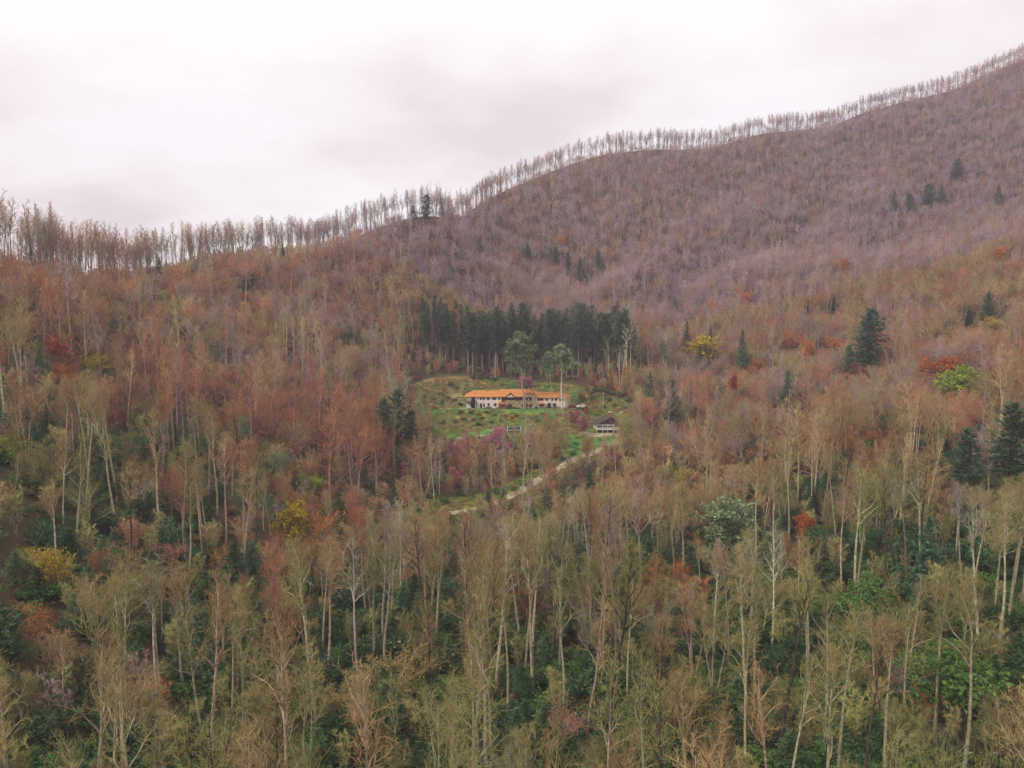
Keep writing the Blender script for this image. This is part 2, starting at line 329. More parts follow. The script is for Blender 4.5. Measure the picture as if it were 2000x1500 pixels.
def ribbon(name, pix, width, m, lift=0.14, label=None, step=1.5):
    P = [ground_at(*p)[:2] for p in pix]; Q = []
    P = np.array(P); n = len(P)
    for i in range(n - 1):                       # Catmull-Rom through the surveyed points
        p0, p1, p2, p3 = P[max(i - 1, 0)], P[i], P[i + 1], P[min(i + 2, n - 1)]
        k = max(2, int(np.linalg.norm(p2 - p1) / step))
        for j in range(k):
            u = j / k; Q.append(0.5 * (2 * p1 + (p2 - p0) * u + (2 * p0 - 5 * p1 + 4 * p2 - p3) * u * u + (3 * p1 - p0 - 3 * p2 + p3) * u ** 3))
    Q.append(P[-1]); Q = np.array(Q); T = np.gradient(Q, axis=0); T /= np.linalg.norm(T, axis=1)[:, None] + 1e-9; Nn = np.stack([-T[:, 1], T[:, 0]], -1)
    wv = width * (np.linspace(.55, 1.1, len(Q)) if name == 'gravel_drive' else 1.0) * (0.9 + 0.25 * vnoise(np.arange(len(Q)) * 0.35, np.zeros(len(Q)), 9))
    V = []; offs = np.linspace(-0.5, 0.5, 5)
    for o in offs:
        q = Q + Nn * (wv * o)[:, None]; z = terrain(q[:, 0], q[:, 1]) + lift - abs(o) * 0.10
        V.append(np.column_stack([q, z]))
    ln_ = len(Q); V = np.concatenate(V); Fq = []
    for a in range(4):
        i = np.arange(ln_ - 1); Fq.append(np.stack([a * ln_ + i, a * ln_ + i + 1, (a + 1) * ln_ + i + 1, (a + 1) * ln_ + i], -1))
    return tag(link(name, mesh_np(name, V, np.concatenate(Fq), m=m, smooth=True)), kind='structure', label=label), Q
_, DRIVE = ribbon('gravel_drive', [(880,1004),(965,985),(1040,945),(1085,920),(1120,900),(1165,882),(1200,868),(1210,856),(1195,849),(1160,848),(1138,847)], 4.2, M['gravel'], label='pale gravel drive curving up to the cabin')
ribbon('upper_road', [(818,752),(850,745),(890,741),(940,742)], 3.4, M['dirt'], label='orange dirt road cut into the bank behind the lodge')
ribbon('lodge_lane', [(815,786),(845,792),(880,798),(925,799)], 2.6, M['gravel'], label='narrow lane meeting the lodge lawn')
ribbon('lower_path', [(862,862),(900,857),(945,851),(985,849)], 1.6, M['gravel'], label='faint path below the dry bank')
ribbon('bare_track', [(1292,930),(1296,905),(1304,875),(1309,857)], 4.5, M['dirt'], label='bare earth track climbing between trees')
ribbon('valley_track', [(1875,1500),(1838,1440),(1800,1380),(1760,1310),(1700,1250),(1660,1205)], 4.0, M['track'], label='dull brown track on the valley floor')

# ------------------------------------------------------------------ lodge
def empty(name, loc, rz=0.0):
    o = bpy.data.objects.new(name, None); COL.objects.link(o); o.location = [float(v) for v in loc]; o.rotation_euler = (0, 0, rz); o.empty_display_size = 0.5
    return o
U = 376 / FPX / 8.333
def LX(zx): return (zx - 1000) * U
def LZ(zy): return (452 - zy) * U
lodge = tag(empty('lodge', (unproj(1010, 797, 376)[0], 376, PADZ)), 'long two-storey lodge with orange tiled roof and cream walls in the clearing', 'lodge')
def win(x0, x1, z0, z1, y=0.0, mull=True, parent=lodge, frame='wood', name='window'):
    f = MB(); t_ = 0.09
    f.box(x0, x1, y - 0.10, y - 0.003, z0, z0 + t_).box(x0, x1, y - 0.10, y - 0.003, z1 - t_, z1)
    f.box(x0, x0 + t_, y - 0.10, y - 0.003, z0 + t_, z1 - t_).box(x1 - t_, x1, y - 0.10, y - 0.003, z0 + t_, z1 - t_)
    if mull: xm = (x0 + x1) / 2; f.box(xm - 0.04, xm + 0.04, y - 0.10, y - 0.003, z0 + t_, z1 - t_)
    o = f.build(name, M[frame], parent)
    MB().box(x0 + t_, x1 - t_, y - 0.05, y - 0.004, z0 + t_, z1 - t_).build('pane', M['glass'], o)
    return o
D = 11.0
MB().box(LX(165), LX(745), 0, D, -0.6, LZ(266)).build('wing_wall', M['stucco'], lodge)
MB().hip(LX(135), LX(760), -0.9, D + 0.9, LZ(268), LZ(155) - 0.7, 4.2, 0.4).build('wing_roof', M['roof'], lodge)
MB().box(LX(742), LX(1130), 1.6, D + 1, -0.6, LZ(262)).build('hall_wall', M['stone'], lodge)
MB().box(LX(800), LX(1128), -1.2, 1.55, -0.6, LZ(322)).build('terrace_wall', M['stone'], lodge)
hr = MB().hip(LX(705), LX(1160), -1.6, D + 2.2, LZ(264), LZ(135) - 0.7, 0.5, 0.5).build('hall_roof', M['roof'], lodge)
# gabled porch over the terrace
g = MB(); g.prism([(LX(812), LZ(266)), (LX(970), LZ(266)), (LX(891), LZ(214))], -1.75, 3.0); g.build('porch_gable', M['stucco'], lodge)
g = MB()
for sx in (-1, 1):
    a, b_ = LX(891), LX(891) + sx * LX(1096)
    g.prism([(a, LZ(204)), (b_, LZ(266)), (b_, LZ(278)), (a, LZ(216))], -2.0, 4.5)
g.build('porch_roof', M['wood'], lodge)
for zx in (803, 845, 905, 975, 1035, 1090): MB().box(LX(zx) - .12, LX(zx) + .12, -1.15, -0.9, LZ(322), LZ(268)).build('terrace_post', M['wood'], lodge)
r_ = MB().box(LX(803), LX(1095), -1.18, -1.10, LZ(305), LZ(301))
for i in range(40): x = LX(803) + (LX(1095) - LX(803)) * (i + .5) / 40; r_.box(x - .03, x + .03, -1.17, -1.11, LZ(322), LZ(305))
r_.build('terrace_railing', M['wood'], lodge)
for a, b_ in ((815, 850), (865, 900), (915, 955), (990, 1025), (1045, 1085)): win(LX(a), LX(b_), LZ(318), LZ(272), 1.6)
for a, b_ in ((855, 885), (890, 915), (1075, 1092)): win(LX(a), LX(b_), 0.35, LZ(378), -1.2)
win(LX(750), LX(775), LZ(325), LZ(280), 1.6)
# entrance hut
MB().box(LX(700), LX(808), -3.0, 1.0, -0.6, LZ(375)).build('entrance_wall', M['brick'], lodge)
MB().hip(LX(686), LX(820), -3.6, 1.5, LZ(377), LZ(340) - .2, 0.8, 0.8, 0.15).build('entrance_roof', M['roofd'], lodge)
d_ = win(LX(725), LX(745), 0.0, LZ(388), -3.0, False, name='door'); win(LX(765), LX(790), 0.7, LZ(388), -3.0)
# round-cornered tower
MB().box(LX(1132), LX(1282), -1.9, 5.2, -0.6, LZ(197)).build('tower_wall', M['stone'], lodge)
tr_ = MB(); tx0, tx1, tzb = LX(1118), LX(1275), LZ(199); xm, ym = LX(1192), 1.2
tr_.add([(tx0, -2.4, tzb), (tx1, -2.4, tzb), (tx1, 5.7, tzb), (tx0, 5.7, tzb), (xm, ym, LZ(110) - .3)], [(0, 3, 2, 1), (0, 1, 4), (1, 2, 4), (2, 3, 4), (3, 0, 4)])
tr_.build('tower_roof', M['roofd'], lodge)
for a, b_, c0, c1 in ((1142, 1176, 320, 265), (1196, 1240, 318, 265), (1150, 1175, 428, 370), (1200, 1235, 428, 380)): win(LX(a), LX(b_), LZ(c0), LZ(c1), -1.9)
# east wing
MB().box(LX(1284), LX(1835), 0, D - 1, -0.8, LZ(281)).build('wing_wall', M['stucco'], lodge)
MB().hip(LX(1270), LX(1872), -0.8, D - .2, LZ(283), LZ(176) - .7, 0.4, 4.4).build('wing_roof', M['roof'], lodge)
MB().prism([(LX(1668), -0.8), (LX(1782), -0.8), (LX(1782), LZ(281)), (LX(1725), LZ(238)), (LX(1668), LZ(281))], -1.6, 1.0).build('gable_bay', M['stucco'], lodge)
g = MB(); c0 = LX(1725)
for sx in (-1, 1): g.prism([(c0, LZ(226)), (c0 + sx * 2.15, LZ(284)), (c0 + sx * 2.15, LZ(293)), (c0, LZ(237))], -2.0, 4.0)
g.build('gable_roof', M['roof'], lodge)
win(LX(1690), LX(1715), LZ(330), LZ(285), -1.6); win(LX(1732), LX(1760), LZ(330), LZ(285), -1.6)
for a, b_ in ((1335, 1380), (1385, 1430), (1470, 1500), (1560, 1590), (1620, 1650)): win(LX(a), LX(b_), LZ(330), LZ(287))
MB().box(LX(1355), LX(1450), -1.6, 0.0, -0.6, LZ(374)).build('bay_wall', M['stone'], lodge)
MB().hip(LX(1342), LX(1462), -2.1, 0.6, LZ(376), LZ(345), 0.8, 0.8, 0.12).build('bay_roof', M['roof'], lodge)
win(LX(1375), LX(1430), 0.6, LZ(382), -1.6)
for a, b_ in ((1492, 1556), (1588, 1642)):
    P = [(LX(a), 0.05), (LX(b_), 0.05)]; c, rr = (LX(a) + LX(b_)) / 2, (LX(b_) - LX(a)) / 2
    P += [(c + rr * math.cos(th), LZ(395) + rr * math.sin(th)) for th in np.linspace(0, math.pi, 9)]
    o = MB().prism(P, -0.12, -0.003).build('arch_shade_panel', M['wood'], lodge)  # solid dark panel drawn for the shade inside the arch
# west wing windows, doors, balcony
for a, b_ in ((395, 420), (440, 465), (510, 545), (600, 650), (690, 715)): win(LX(a), LX(b_), LZ(318), LZ(275))
for a, b_ in ((515, 548), (620, 660)): win(LX(a), LX(b_), LZ(420), LZ(372))
for a, b_ in ((395, 425), (445, 470)): win(LX(a), LX(b_), 0.0, LZ(372), name='door')
win(LX(252), LX(310), LZ(345), LZ(270), name='balcony_door'); win(LX(252), LX(310), 0.0, LZ(362), name='door')
bl = MB().box(LX(160), LX(342), -2.2, -0.005, LZ(352), LZ(345)).build('balcony', M['wood'], lodge)
q = MB()
for i in range(26): x = LX(160) + (LX(342) - LX(160)) * i / 25; q.box(x - .05, x + .05, -2.19, -2.1, LZ(345), LZ(312))
q.box(LX(158), LX(344), -2.22, -2.07, LZ(312), LZ(308)); q.build('balustrade', M['wood'], bl)
for zx in (165, 250, 337): MB().box(LX(zx) - .12, LX(zx) + .12, -2.15, -1.9, -0.4, LZ(352)).build('balcony_post', M['wood'], lodge)
for zx, zt in ((495, 148), (1435, 165)): MB().box(LX(zx) - .6, LX(zx) + .6, 4.6, 5.6, 5.5, LZ(zt) - .3).build('chimney', M['stone'], lodge)
MB().box(LX(1838), LX(2020), 1.0, 1.5, -0.8, LZ(395)).build('yard_wall', M['brick'], lodge)

def rot_box_thing(name, loc, label, cat, rz=0): return tag(empty(name, loc, rz), label, cat)
# white garden furniture on the lawn
def onground(px, py): return ground_at(px, py)
for px, py, lab in ((918, 796.5, 'white garden table on the lawn under the lodge balcony'), (946, 797, 'white garden table on the lawn by the lodge arches'), (963, 797, 'white garden table on the lawn beside the lodge entrance hut')):
    p = onground(px, py); tb = tag(empty('garden_table', (p[0], 372.5, tz(p[0], 372.5))), lab, 'table', 'white tables on the lodge lawn')
    MB().box(-.9, .9, -.45, .45, .72, .78).build('table_top', M['white'], tb)
    for sx in (-1, 1):
        for sy in (-1, 1): MB().box(sx * .75 - .05, sx * .75 + .05, sy * .35 - .05, sy * .35 + .05, 0, .72).build('leg', M['white'], tb)

# ------------------------------------------------------------------ cabin above the drive
cab = tag(empty('cabin', (unproj(1190, 846, 346)[0], 346, CABZ), R(4)), 'brown gabled cabin with white porch railing above the gravel drive', 'cabin')
W2, DK = 5.6, 1.9
cab.scale = (.86, .86, .86)
MB().box(-4.6, W2, 0, 10, DK, 4.7).build('wall', M['brown'], cab)
MB().box(-4.3, W2 - .2, 0.4, 9.8, -0.8, DK - .003).build('basement_wall', M['shing'], cab)
MB().prism([(-4.6, 4.703), (W2, 4.703), (0.5, 7.4)], 0.003, 9.99).build('gable_wall', M['brown'], cab)
g = MB(); g.prism([(0.5, 7.95), (-7.4, 3.95), (-7.4, 3.65), (0.5, 7.65)], -1.6, 11); g.prism([(0.5, 7.95), (0.5, 7.65), (7.6, 4.05), (7.6, 4.35)], -1.6, 11); g.build('roof', M['shing'], cab)
MB().box(-6.9, 8.2, -2.6, -0.003, DK - .2, DK).build('deck', M['white'], cab)
MB().box(-6.9, -4.603, 0, 8, DK - .2, DK).build('deck', M['white'], cab)
for x in (-6.8, -4.0, -1.2, 1.6): MB().box(x - .11, x + .11, -2.5, -2.28, -1.0, DK - .2).build('pier', M['white'], cab)
for x in (-6.8, -4.0, -1.2, 1.6): MB().box(x - .09, x + .09, -2.5, -2.32, DK, 4.0 if x < -6 else 4.55).build('porch_post', M['white'], cab)
MB().box(-6.9, 1.7, -2.52, -2.3, 4.0, 4.2).build('porch_beam', M['white'], cab)
def railing(parent, x0, x1, y):
    q = MB().box(x0, x1, y - .05, y + .05, DK + 1.0, DK + 1.1).box(x0, x1, y - .04, y + .04, DK + .12, DK + .2)
    n = int((x1 - x0) / .22)
    for i in range(n): x = x0 + (x1 - x0) * (i + .5) / n; q.box(x - .045, x + .045, y - .03, y + .03, DK + .2, DK + 1.0)
    q.build('railing', M['white'], parent)
railing(cab, -6.8, 8.1, -2.42)
q = MB().box(-6.85, -6.75, -2.3, 7.9, DK + 1.0, DK + 1.1)
for i in range(40): y = -2.3 + 10.2 * (i + .5) / 40; q.box(-6.83, -6.77, y - .045, y + .045, DK, DK + 1.0)
q.build('railing', M['white'], cab)
win(-3.6, -1.6, DK + .9, DK + 2.3, 0.0, True, cab, 'white'); win(1.6, 3.4, DK + .9, DK + 2.3, 0.0, True, cab, 'white'); win(-.9, .1, DK + .02, DK + 2.2, 0.0, False, cab, 'white', 'door'); win(.1, .9, 5.4, 6.5, 0.0, False, cab, 'white')
MB().box(.3, 1.2, 4.5, 5.3, 6.5, 8.9).build('chimney', M['brick'], cab)

# ------------------------------------------------------------------ lean-to of dark panels, hut, cars, pole, logs
p = onground(1004, 847)
ln = tag(empty('panelled_shelter', p, R(-3)), 'low white-framed shelter with dark sloping panels below the dry bank', 'shelter')
for x in (-2.9, 0, 2.9): MB().box(x - .08, x + .08, -.08, .08, -.3, 1.5).build('post', M['white'], ln); MB().box(x - .08, x + .08, 2.2, 2.36, -.3, 2.6).build('post', M['white'], ln)
for x in (-2.9, 0, 2.9): MB().bar((x, -.25, 1.47), (x, 2.5, 2.75), .09).build('rafter', M['white'], ln)
MB().box(-3.05, 3.05, -.1, .1, 1.2, 1.38).build('beam', M['white'], ln); MB().box(-3.05, 3.05, 2.38, 2.52, 2.52, 2.68).build('beam', M['white'], ln)
for x in (-2.8, .1): MB().add([(x, -.1, 1.5), (x + 2.7, -.1, 1.5), (x + 2.7, 2.35, 2.62), (x, 2.35, 2.62), (x, -.1, 1.44), (x + 2.7, -.1, 1.44), (x + 2.7, 2.35, 2.56), (x, 2.35, 2.56)], [(0,1,2,3),(7,6,5,4),(0,4,5,1),(1,5,6,2),(2,6,7,3),(3,7,4,0)]).build('panel', M['panel'], ln)
MB().box(-2.8, 2.8, 1.9, 2.15, -.2, 1.0).build('back_wall', M['brown'], ln)
p = onground(1033, 846)
bn = tag(empty('trestle_bench', p, R(10)), 'low pale trestle bench beside the panelled shelter', 'bench')
MB().box(-1.0, 1.0, -.3, .3, .55, .65).build('seat', M['white'], bn)
for sx in (-1, 1): MB().box(sx * .8 - .06, sx * .8 + .06, -.28, .28, -.2, .55).build('leg', M['wood'], bn)

p = onground(1487, 905)
ht = tag(empty('hut', p, R(-5)), 'small dark hut with white fascia board among bare trees', 'hut')
MB().box(-1.7, 1.7, 0, 3.6, -.8, 2.5).build('wall', M['brown'], ht)
MB().box(-2.2, 2.2, -.7, 4.0, 3.3, 3.45).build('roof', M['shing'], ht)
MB().box(-1.55, 1.65, -.78, -.703, 2.75, 3.5).build('fascia', M['white'], ht)
for x in (-1.6, 1.6): MB().box(x - .07, x + .07, -.6, -.46, -.8, 3.3).build('post', M['wood'], ht)
win(-1.0, .2, .9, 2.0, 0.0, True, ht, 'white')

def car(loc, rz, paint, label, pickup=False):
    c = tag(empty('parked_car', loc, rz), label, 'car', 'cars parked at the end of the lodge')
    prof = [(-2.2, .35), (2.2, .35), (2.25, .75), (1.95, .95), (1.0, 1.02), (.45, 1.5), (-1.2, 1.52), (-1.75, 1.0), (-2.2, .95)] if not pickup else \
           [(-2.5, .4), (2.4, .4), (2.45, .95), (2.1, 1.1), (1.2, 1.15), (.7, 1.75), (-.5, 1.78), (-.7, 1.15), (-2.5, 1.15)]
    b_ = MB().prism(prof, -.85, .85).build('body', paint, c)
    bv = b_.modifiers.new('b', 'BEVEL'); bv.width = .07; bv.segments = 2
    x0, x1 = ((-1.1, .38) if not pickup else (-.42, .62)); z0, z1 = ((1.05, 1.42) if not pickup else (1.2, 1.66))
    for s_ in (-1, 1): MB().box(x0, x1, s_ * .86 - .01, s_ * .86 + .01, z0, z1).build('window', M['glass'], c)
    for wx in (-1.35, 1.4):
        for s_ in (-1, 1):
            wh = MB().bar((wx, s_ * .70, .34), (wx, s_ * .90, .34), .34, 14).build('wheel', M['rubber'], c)
            MB().bar((wx, s_ * .90, .34), (wx, s_ * .915, .34), .2, 10).build('rim', M['panel'], wh)
    return c
for px, yy, rz, pt, lab, pk in ((1119, 377.0, .1, M['carr'], 'dark red car parked against the lodge yard wall', False), (1137, 376.0, -.25, M['carw'], 'white pickup parked beside the dark red car', True)):
    x = unproj(px, 795, yy)[0]; car((x, yy, tz(x, yy) + .03), rz, pt, lab, pk)

x, y, z = onground(1178, 800)
up = tag(empty('utility_pole', (x, y, z)), 'pale wooden utility pole standing in the green clearing above the cabin', 'pole')
MB().bar((0, 0, -1), (0, 0, 8.0), .14, 8).build('post', M['log'], up); MB().bar((-.9, 0, 7.4), (.9, 0, 7.4), .07).build('crossarm', M['log'], up)
for px, py, ln_m, rz, lab in ((1868, 1478, 4.5, -.12, 'pale fallen log lying beside the valley track'), (1962, 1480, 3.0, -.3, 'short pale fallen log near the right edge of valley floor'), (1130, 1085, 7.0, .25, 'broken pale trunk lying among brush below the drive')):
    x, y, z = onground(px, py); n = 9; V = MB()
    lg = tag(empty('fallen_log', (x, y, z + .3), rz), lab, 'log', 'fallen logs on the forest floor')
    V.bar((-ln_m / 2, 0, 0), (ln_m / 2, 0, .25), .2, 8); V.build('trunk', M['log'], lg)
    MB().bar((ln_m * .2, 0, .2), (ln_m * .35, .5, .8), .06).build('branch_stub', M['log'], lg)
# small white boxes on the slope above the cabin
for px, py, lab in ((1192, 809, 'low white-roofed well house just above the cabin roof'), (1213, 809, 'small white well house beside the trees above the cabin')):
    x, y, z = onground(px, py); wb = tag(empty('well_house', (x, y, z)), lab, 'well house', 'white well houses above the cabin')
    MB().box(-.7, .7, -.5, .5, -.4, .6).build('wall', M['brown'], wb); MB().prism([(-.95, .6), (.95, .6), (0, .95)], -.7, .7).build('roof', M['white'], wb)

# ------------------------------------------------------------------ growing trees
def nrm(a): return a / (np.linalg.norm(a, axis=-1, keepdims=True) + 1e-9)
def frame_of(d):
    h = np.where(np.abs(d[..., 2:3]) < 0.9, np.array([0, 0, 1.0]), np.array([1.0, 0, 0])); u = nrm(np.cross(d, h)); return u, np.cross(d, u)
def tubes(pts, rad, n):
    """pts (N,K+1,3), rad (N,K+1): one open tube per row, rings shared along its length"""
    Nn, K1, _ = pts.shape; d = np.zeros_like(pts); d[:, :-1] = pts[:, 1:] - pts[:, :-1]; d[:, -1] = d[:, -2]; d = nrm(d)
    u, v = frame_of(d); th = np.arange(n) * 2 * np.pi / n
    ring = pts[:, :, None] + rad[:, :, None, None] * (u[:, :, None] * np.cos(th)[:, None] + v[:, :, None] * np.sin(th)[:, None])
    base = (np.arange(Nn)[:, None, None] * K1 + np.arange(K1 - 1)[None, :, None]) * n; i = np.arange(n); j = (i + 1) % n
    Fq = np.stack([base + i, base + j, base + n + j, base + n + i], -1).reshape(-1, 4)
    return ring.reshape(-1, 3), Fq
def spikes(p0, p1, r):
    """three-sided tapered twigs"""
    d = nrm(p1 - p0); u, v = frame_of(d); Nn = len(p0); th = np.arange(3) * 2 * np.pi / 3
    ring = p0[:, None] + r[:, None, None] * (u[:, None] * np.cos(th)[:, None] + v[:, None] * np.sin(th)[:, None])
    V = np.concatenate([ring, p1[:, None]], 1).reshape(-1, 3); b_ = np.arange(Nn)[:, None] * 4
    Ft = np.stack([np.stack([b_[:, 0] + i, b_[:, 0] + (i + 1) % 3, b_[:, 0] + 3], -1) for i in range(3)], 1).reshape(-1, 3)
    return V, Ft
class Acc:
    def __init__(s): s.V, s.Q, s.T, s.n = [], [], [], 0
    def add(s, V, Q=None, T=None):
        s.V.append(V)
        if Q is not None: s.Q.append(Q + s.n)
        if T is not None: s.T.append(T + s.n)
        s.n += len(V)
    def mesh(s, name, m):
        return mesh_np(name, np.concatenate(s.V), np.concatenate(s.Q) if s.Q else None, np.concatenate(s.T) if s.T else None, m)
def grow(g, p, d, Ln, r, K, trop, wob, taper):
    """polylines from starts p along d: returns pts, radii, dirs"""
    Nn = len(p); P = [p]; Dd = [d]; st = (Ln / K)[:, None]
    for k in range(K):
        d = nrm(d + np.array([0, 0, trop]) + g.normal(0, wob, (Nn, 3))); P.append(P[-1] + d * st); Dd.append(d)
    tt = np.linspace(0, 1, K + 1); return np.stack(P, 1), r[:, None] * (1 - taper * tt), np.stack(Dd, 1)
def sprout(g, P, Rr, Dd, Ln, m, t0, t1, ang, lf, rf, even=False):
    Nn, K1, _ = P.shape; K = K1 - 1
    t = g.uniform(t0, t1, (Nn, m)) if not even else np.linspace(t0, t1, m)[None] + g.normal(0, .012, (Nn, m)); t = np.clip(t, 0, .999)
    i = np.minimum((t * K).astype(int), K - 1); f = (t * K - i)[..., None]; row = np.arange(Nn)[:, None]
    p = P[row, i] * (1 - f) + P[row, i + 1] * f; d0 = Dd[row, i + 1]; rr = Rr[row, i]
    u, v = frame_of(d0); az_ = (np.arange(m)[None] * 2.39996 + g.uniform(0, 6.28, (Nn, 1)) + g.normal(0, .5, (Nn, m)))[..., None]
    a = np.radians(g.uniform(ang[0], ang[1], (Nn, m)))[..., None]
    d = nrm(d0 * np.cos(a) + (u * np.cos(az_) + v * np.sin(az_)) * np.sin(a))
    ln = Ln[:, None] * lf(t, g) if callable(lf) else Ln[:, None] * g.uniform(lf * .65, lf * 1.25, (Nn, m))
    return p.reshape(-1, 3), d.reshape(-1, 3), ln.ravel(), np.minimum(rr * rf, rr).ravel(), t.ravel()
def bare_tree(seed, form, H, lod, fat=1.0, leaf=0, leafsize=.3):
    """returns (trunk mesh data, crown mesh data[, leaf centres]) as accumulators"""
    g = np.random.default_rng(seed); tr, cr = Acc(), Acc()
    hi, mid = lod == 'hi', lod == 'mid'
    if form == 'slender':
        st_p = np.zeros((1, 3)); st_d = nrm(np.array([[g.normal(0, .02), g.normal(0, .02), 1]])); sl = np.array([H * .97]); sr = np.array([H * (.0112 if hi else .0105)])
        n1, t0, ang = (13 if hi else 13 if mid else 9), g.uniform(.5, .68), (18, 52); lf = lambda t, g: (.24 if hi else .22) * (1.18 - .75 * ((t - .45) / .55)) * g.uniform(.6, 1.15, t.shape); wob, tp = .03, .14
    elif form == 'forked':
        k = 3 if seed % 2 else 2; a = np.arange(k) * 6.28 / k + g.uniform(0, 6); tilt = g.uniform(.06, .16, k)
        st_p = np.stack([np.cos(a) * .25, np.sin(a) * .25, np.zeros(k)], -1); st_d = nrm(np.stack([np.cos(a) * tilt, np.sin(a) * tilt, np.ones(k)], -1)); sl = H * g.uniform(.82, .97, k); sr = np.full(k, H * .0092)
        n1, t0, ang = (12 if hi else 8 if mid else 5), .5, (22, 56); lf = lambda t, g: .23 * (1.15 - .7 * ((t - .45) / .55)) * g.uniform(.6, 1.2, t.shape); wob, tp = .04, .12
    elif form == 'spreading':
        st_p = np.zeros((1, 3)); st_d = nrm(np.array([[g.normal(0, .05), g.normal(0, .05), 1]])); sl = np.array([H * .52]); sr = np.array([H * .0165])
        n1, t0, ang = (15 if hi else 12 if mid else 10), .36, (16, 68); lf = lambda t, g: 1.05 * (1.1 - .35 * t) * g.uniform(.75, 1.1, t.shape); wob, tp = .05, .10
    elif form == 'fan':
        st_p = np.zeros((1, 3)); st_d = nrm(np.array([[g.normal(0, .05), g.normal(0, .05), 1]])); sl = np.array([H * .8]); sr = np.array([H * .0105])
        n1, t0, ang = (13 if mid else 9), g.uniform(.22, .40), (12, 38); lf = lambda t, g: .46 * (1.25 - .7 * t) * g.uniform(.7, 1.15, t.shape); wob, tp = .06, .06
    elif form == 'vase':
        k = 5; a = np.arange(k) * 6.28 / k + g.uniform(0, 6); tilt = g.uniform(.12, .38, k)
        st_p = np.zeros((k, 3)); st_d = nrm(np.stack([np.cos(a) * tilt, np.sin(a) * tilt, np.ones(k)], -1)); sl = H * g.uniform(.7, .95, k); sr = np.full(k, H * .007)
        n1, t0, ang = (11 if hi else 7 if mid else 5), .28, (20, 50); lf = lambda t, g: .36 * (1.15 - .6 * t) * g.uniform(.6, 1.15, t.shape); wob, tp = .05, .10
    K0 = 9 if hi else 6 if mid else 4
    P, Rr, Dd = grow(g, st_p, st_d, sl, sr * fat ** .5, K0, .05, wob, .84 if form in ('slender', 'forked', 'vase') else .55)
    P[:, 0, 2] -= 1.2
    V, Q = tubes(P, Rr, 7 if hi else 4 if mid else 3); tr.add(V, Q)
    p, d, ln, r, t = sprout(g, P, Rr, Dd, sl, n1, t0, .985, ang, lf, .55, True)
    r = np.maximum(r * (1.5 if hi else 1.35), (.065 if hi else .05) * fat)
    K1 = 6 if hi else 4 if mid else 2
    P1, R1, D1 = grow(g, p, d, ln, r, K1, tp, .19 if hi else .13, .78); V, Q = tubes(P1, R1, 4 if hi else 3); tr.add(V, Q)
    if hi:                                      # a few dead stubs on the bare bole
        pp, d_, l_, r_, _ = sprout(g, P, Rr, Dd, sl, 6, .15, .45, (60, 95), lambda t, g: .055 * g.uniform(.3, 1.2, t.shape), .12); V, T = spikes(pp, pp + d_ * l_[:, None], np.maximum(r_, .02)); tr.add(V, None, T)
    n2 = 7 if hi else 6 if mid else 6
    p, d, l2, r2, _ = sprout(g, P1, R1, D1, ln, n2, .12, 1, (25, 62), .46, .5); r2 = np.maximum(r2 * 1.2, (.038 if hi else .028) * fat)
    K2 = 4 if hi else 2 if mid else 1
    P2, R2, D2 = grow(g, p, d, l2, r2, K2, .10, .22 if hi else .16, .75); V, Q = tubes(P2, R2, 3); cr.add(V, Q)
    n3 = 4 if hi else 5 if mid else 5
    p, d, l3, r3, _ = sprout(g, P2, R2, D2, np.maximum(l2, 1.0), n3, .15, 1, (22, 65), .55, .5); r3 = np.maximum(r3 * .8, (.020 if hi else .022) * fat)
    if hi:
        P3, R3, D3 = grow(g, p, d, l3, r3, 2, .12, .2, .7); V, Q = tubes(P3, R3, 3); cr.add(V, Q)
        p, d, l4, r4, _ = sprout(g, P3, R3, D3, np.maximum(l3, .7), 2, .15, 1, (22, 65), .7, .6)
        V, T = spikes(p, p + nrm(d + np.array([0, 0, .15])) * l4[:, None], np.maximum(r4, .011 * fat)); cr.add(V, None, T); tips = p + d * l4[:, None]
    else:
        e = p + nrm(d + np.array([0, 0, .25])) * l3[:, None]; V, T = spikes(p, e, r3); cr.add(V, None, T); tips = e
    if leaf:
        lv = Acc(); i = g.integers(0, len(tips), leaf); c = tips[i] + g.normal(0, .28, (leaf, 3)); lv.add(*leaf_quads(g, c, leafsize)); return tr, cr, lv
    return tr, cr
def leaf_quads(g, c, size, flat=0.0):
    n = len(c); nn_ = nrm(g.normal(0, 1, (n, 3)) + np.array([0, 0, flat])); u, v = frame_of(nn_); a = g.uniform(0, 6.28, (n, 1)); u2 = u * np.cos(a) + v * np.sin(a); v2 = np.cross(nn_, u2)
    s1 = (size * g.uniform(.6, 1.4, n))[:, None]; s2 = s1 * g.uniform(.45, .8, n)[:, None]
    V = np.stack([c - u2 * s1, c + v2 * s2, c + u2 * s1, c - v2 * s2], 1).reshape(-1, 3); return V, np.arange(n * 4).reshape(-1, 4)
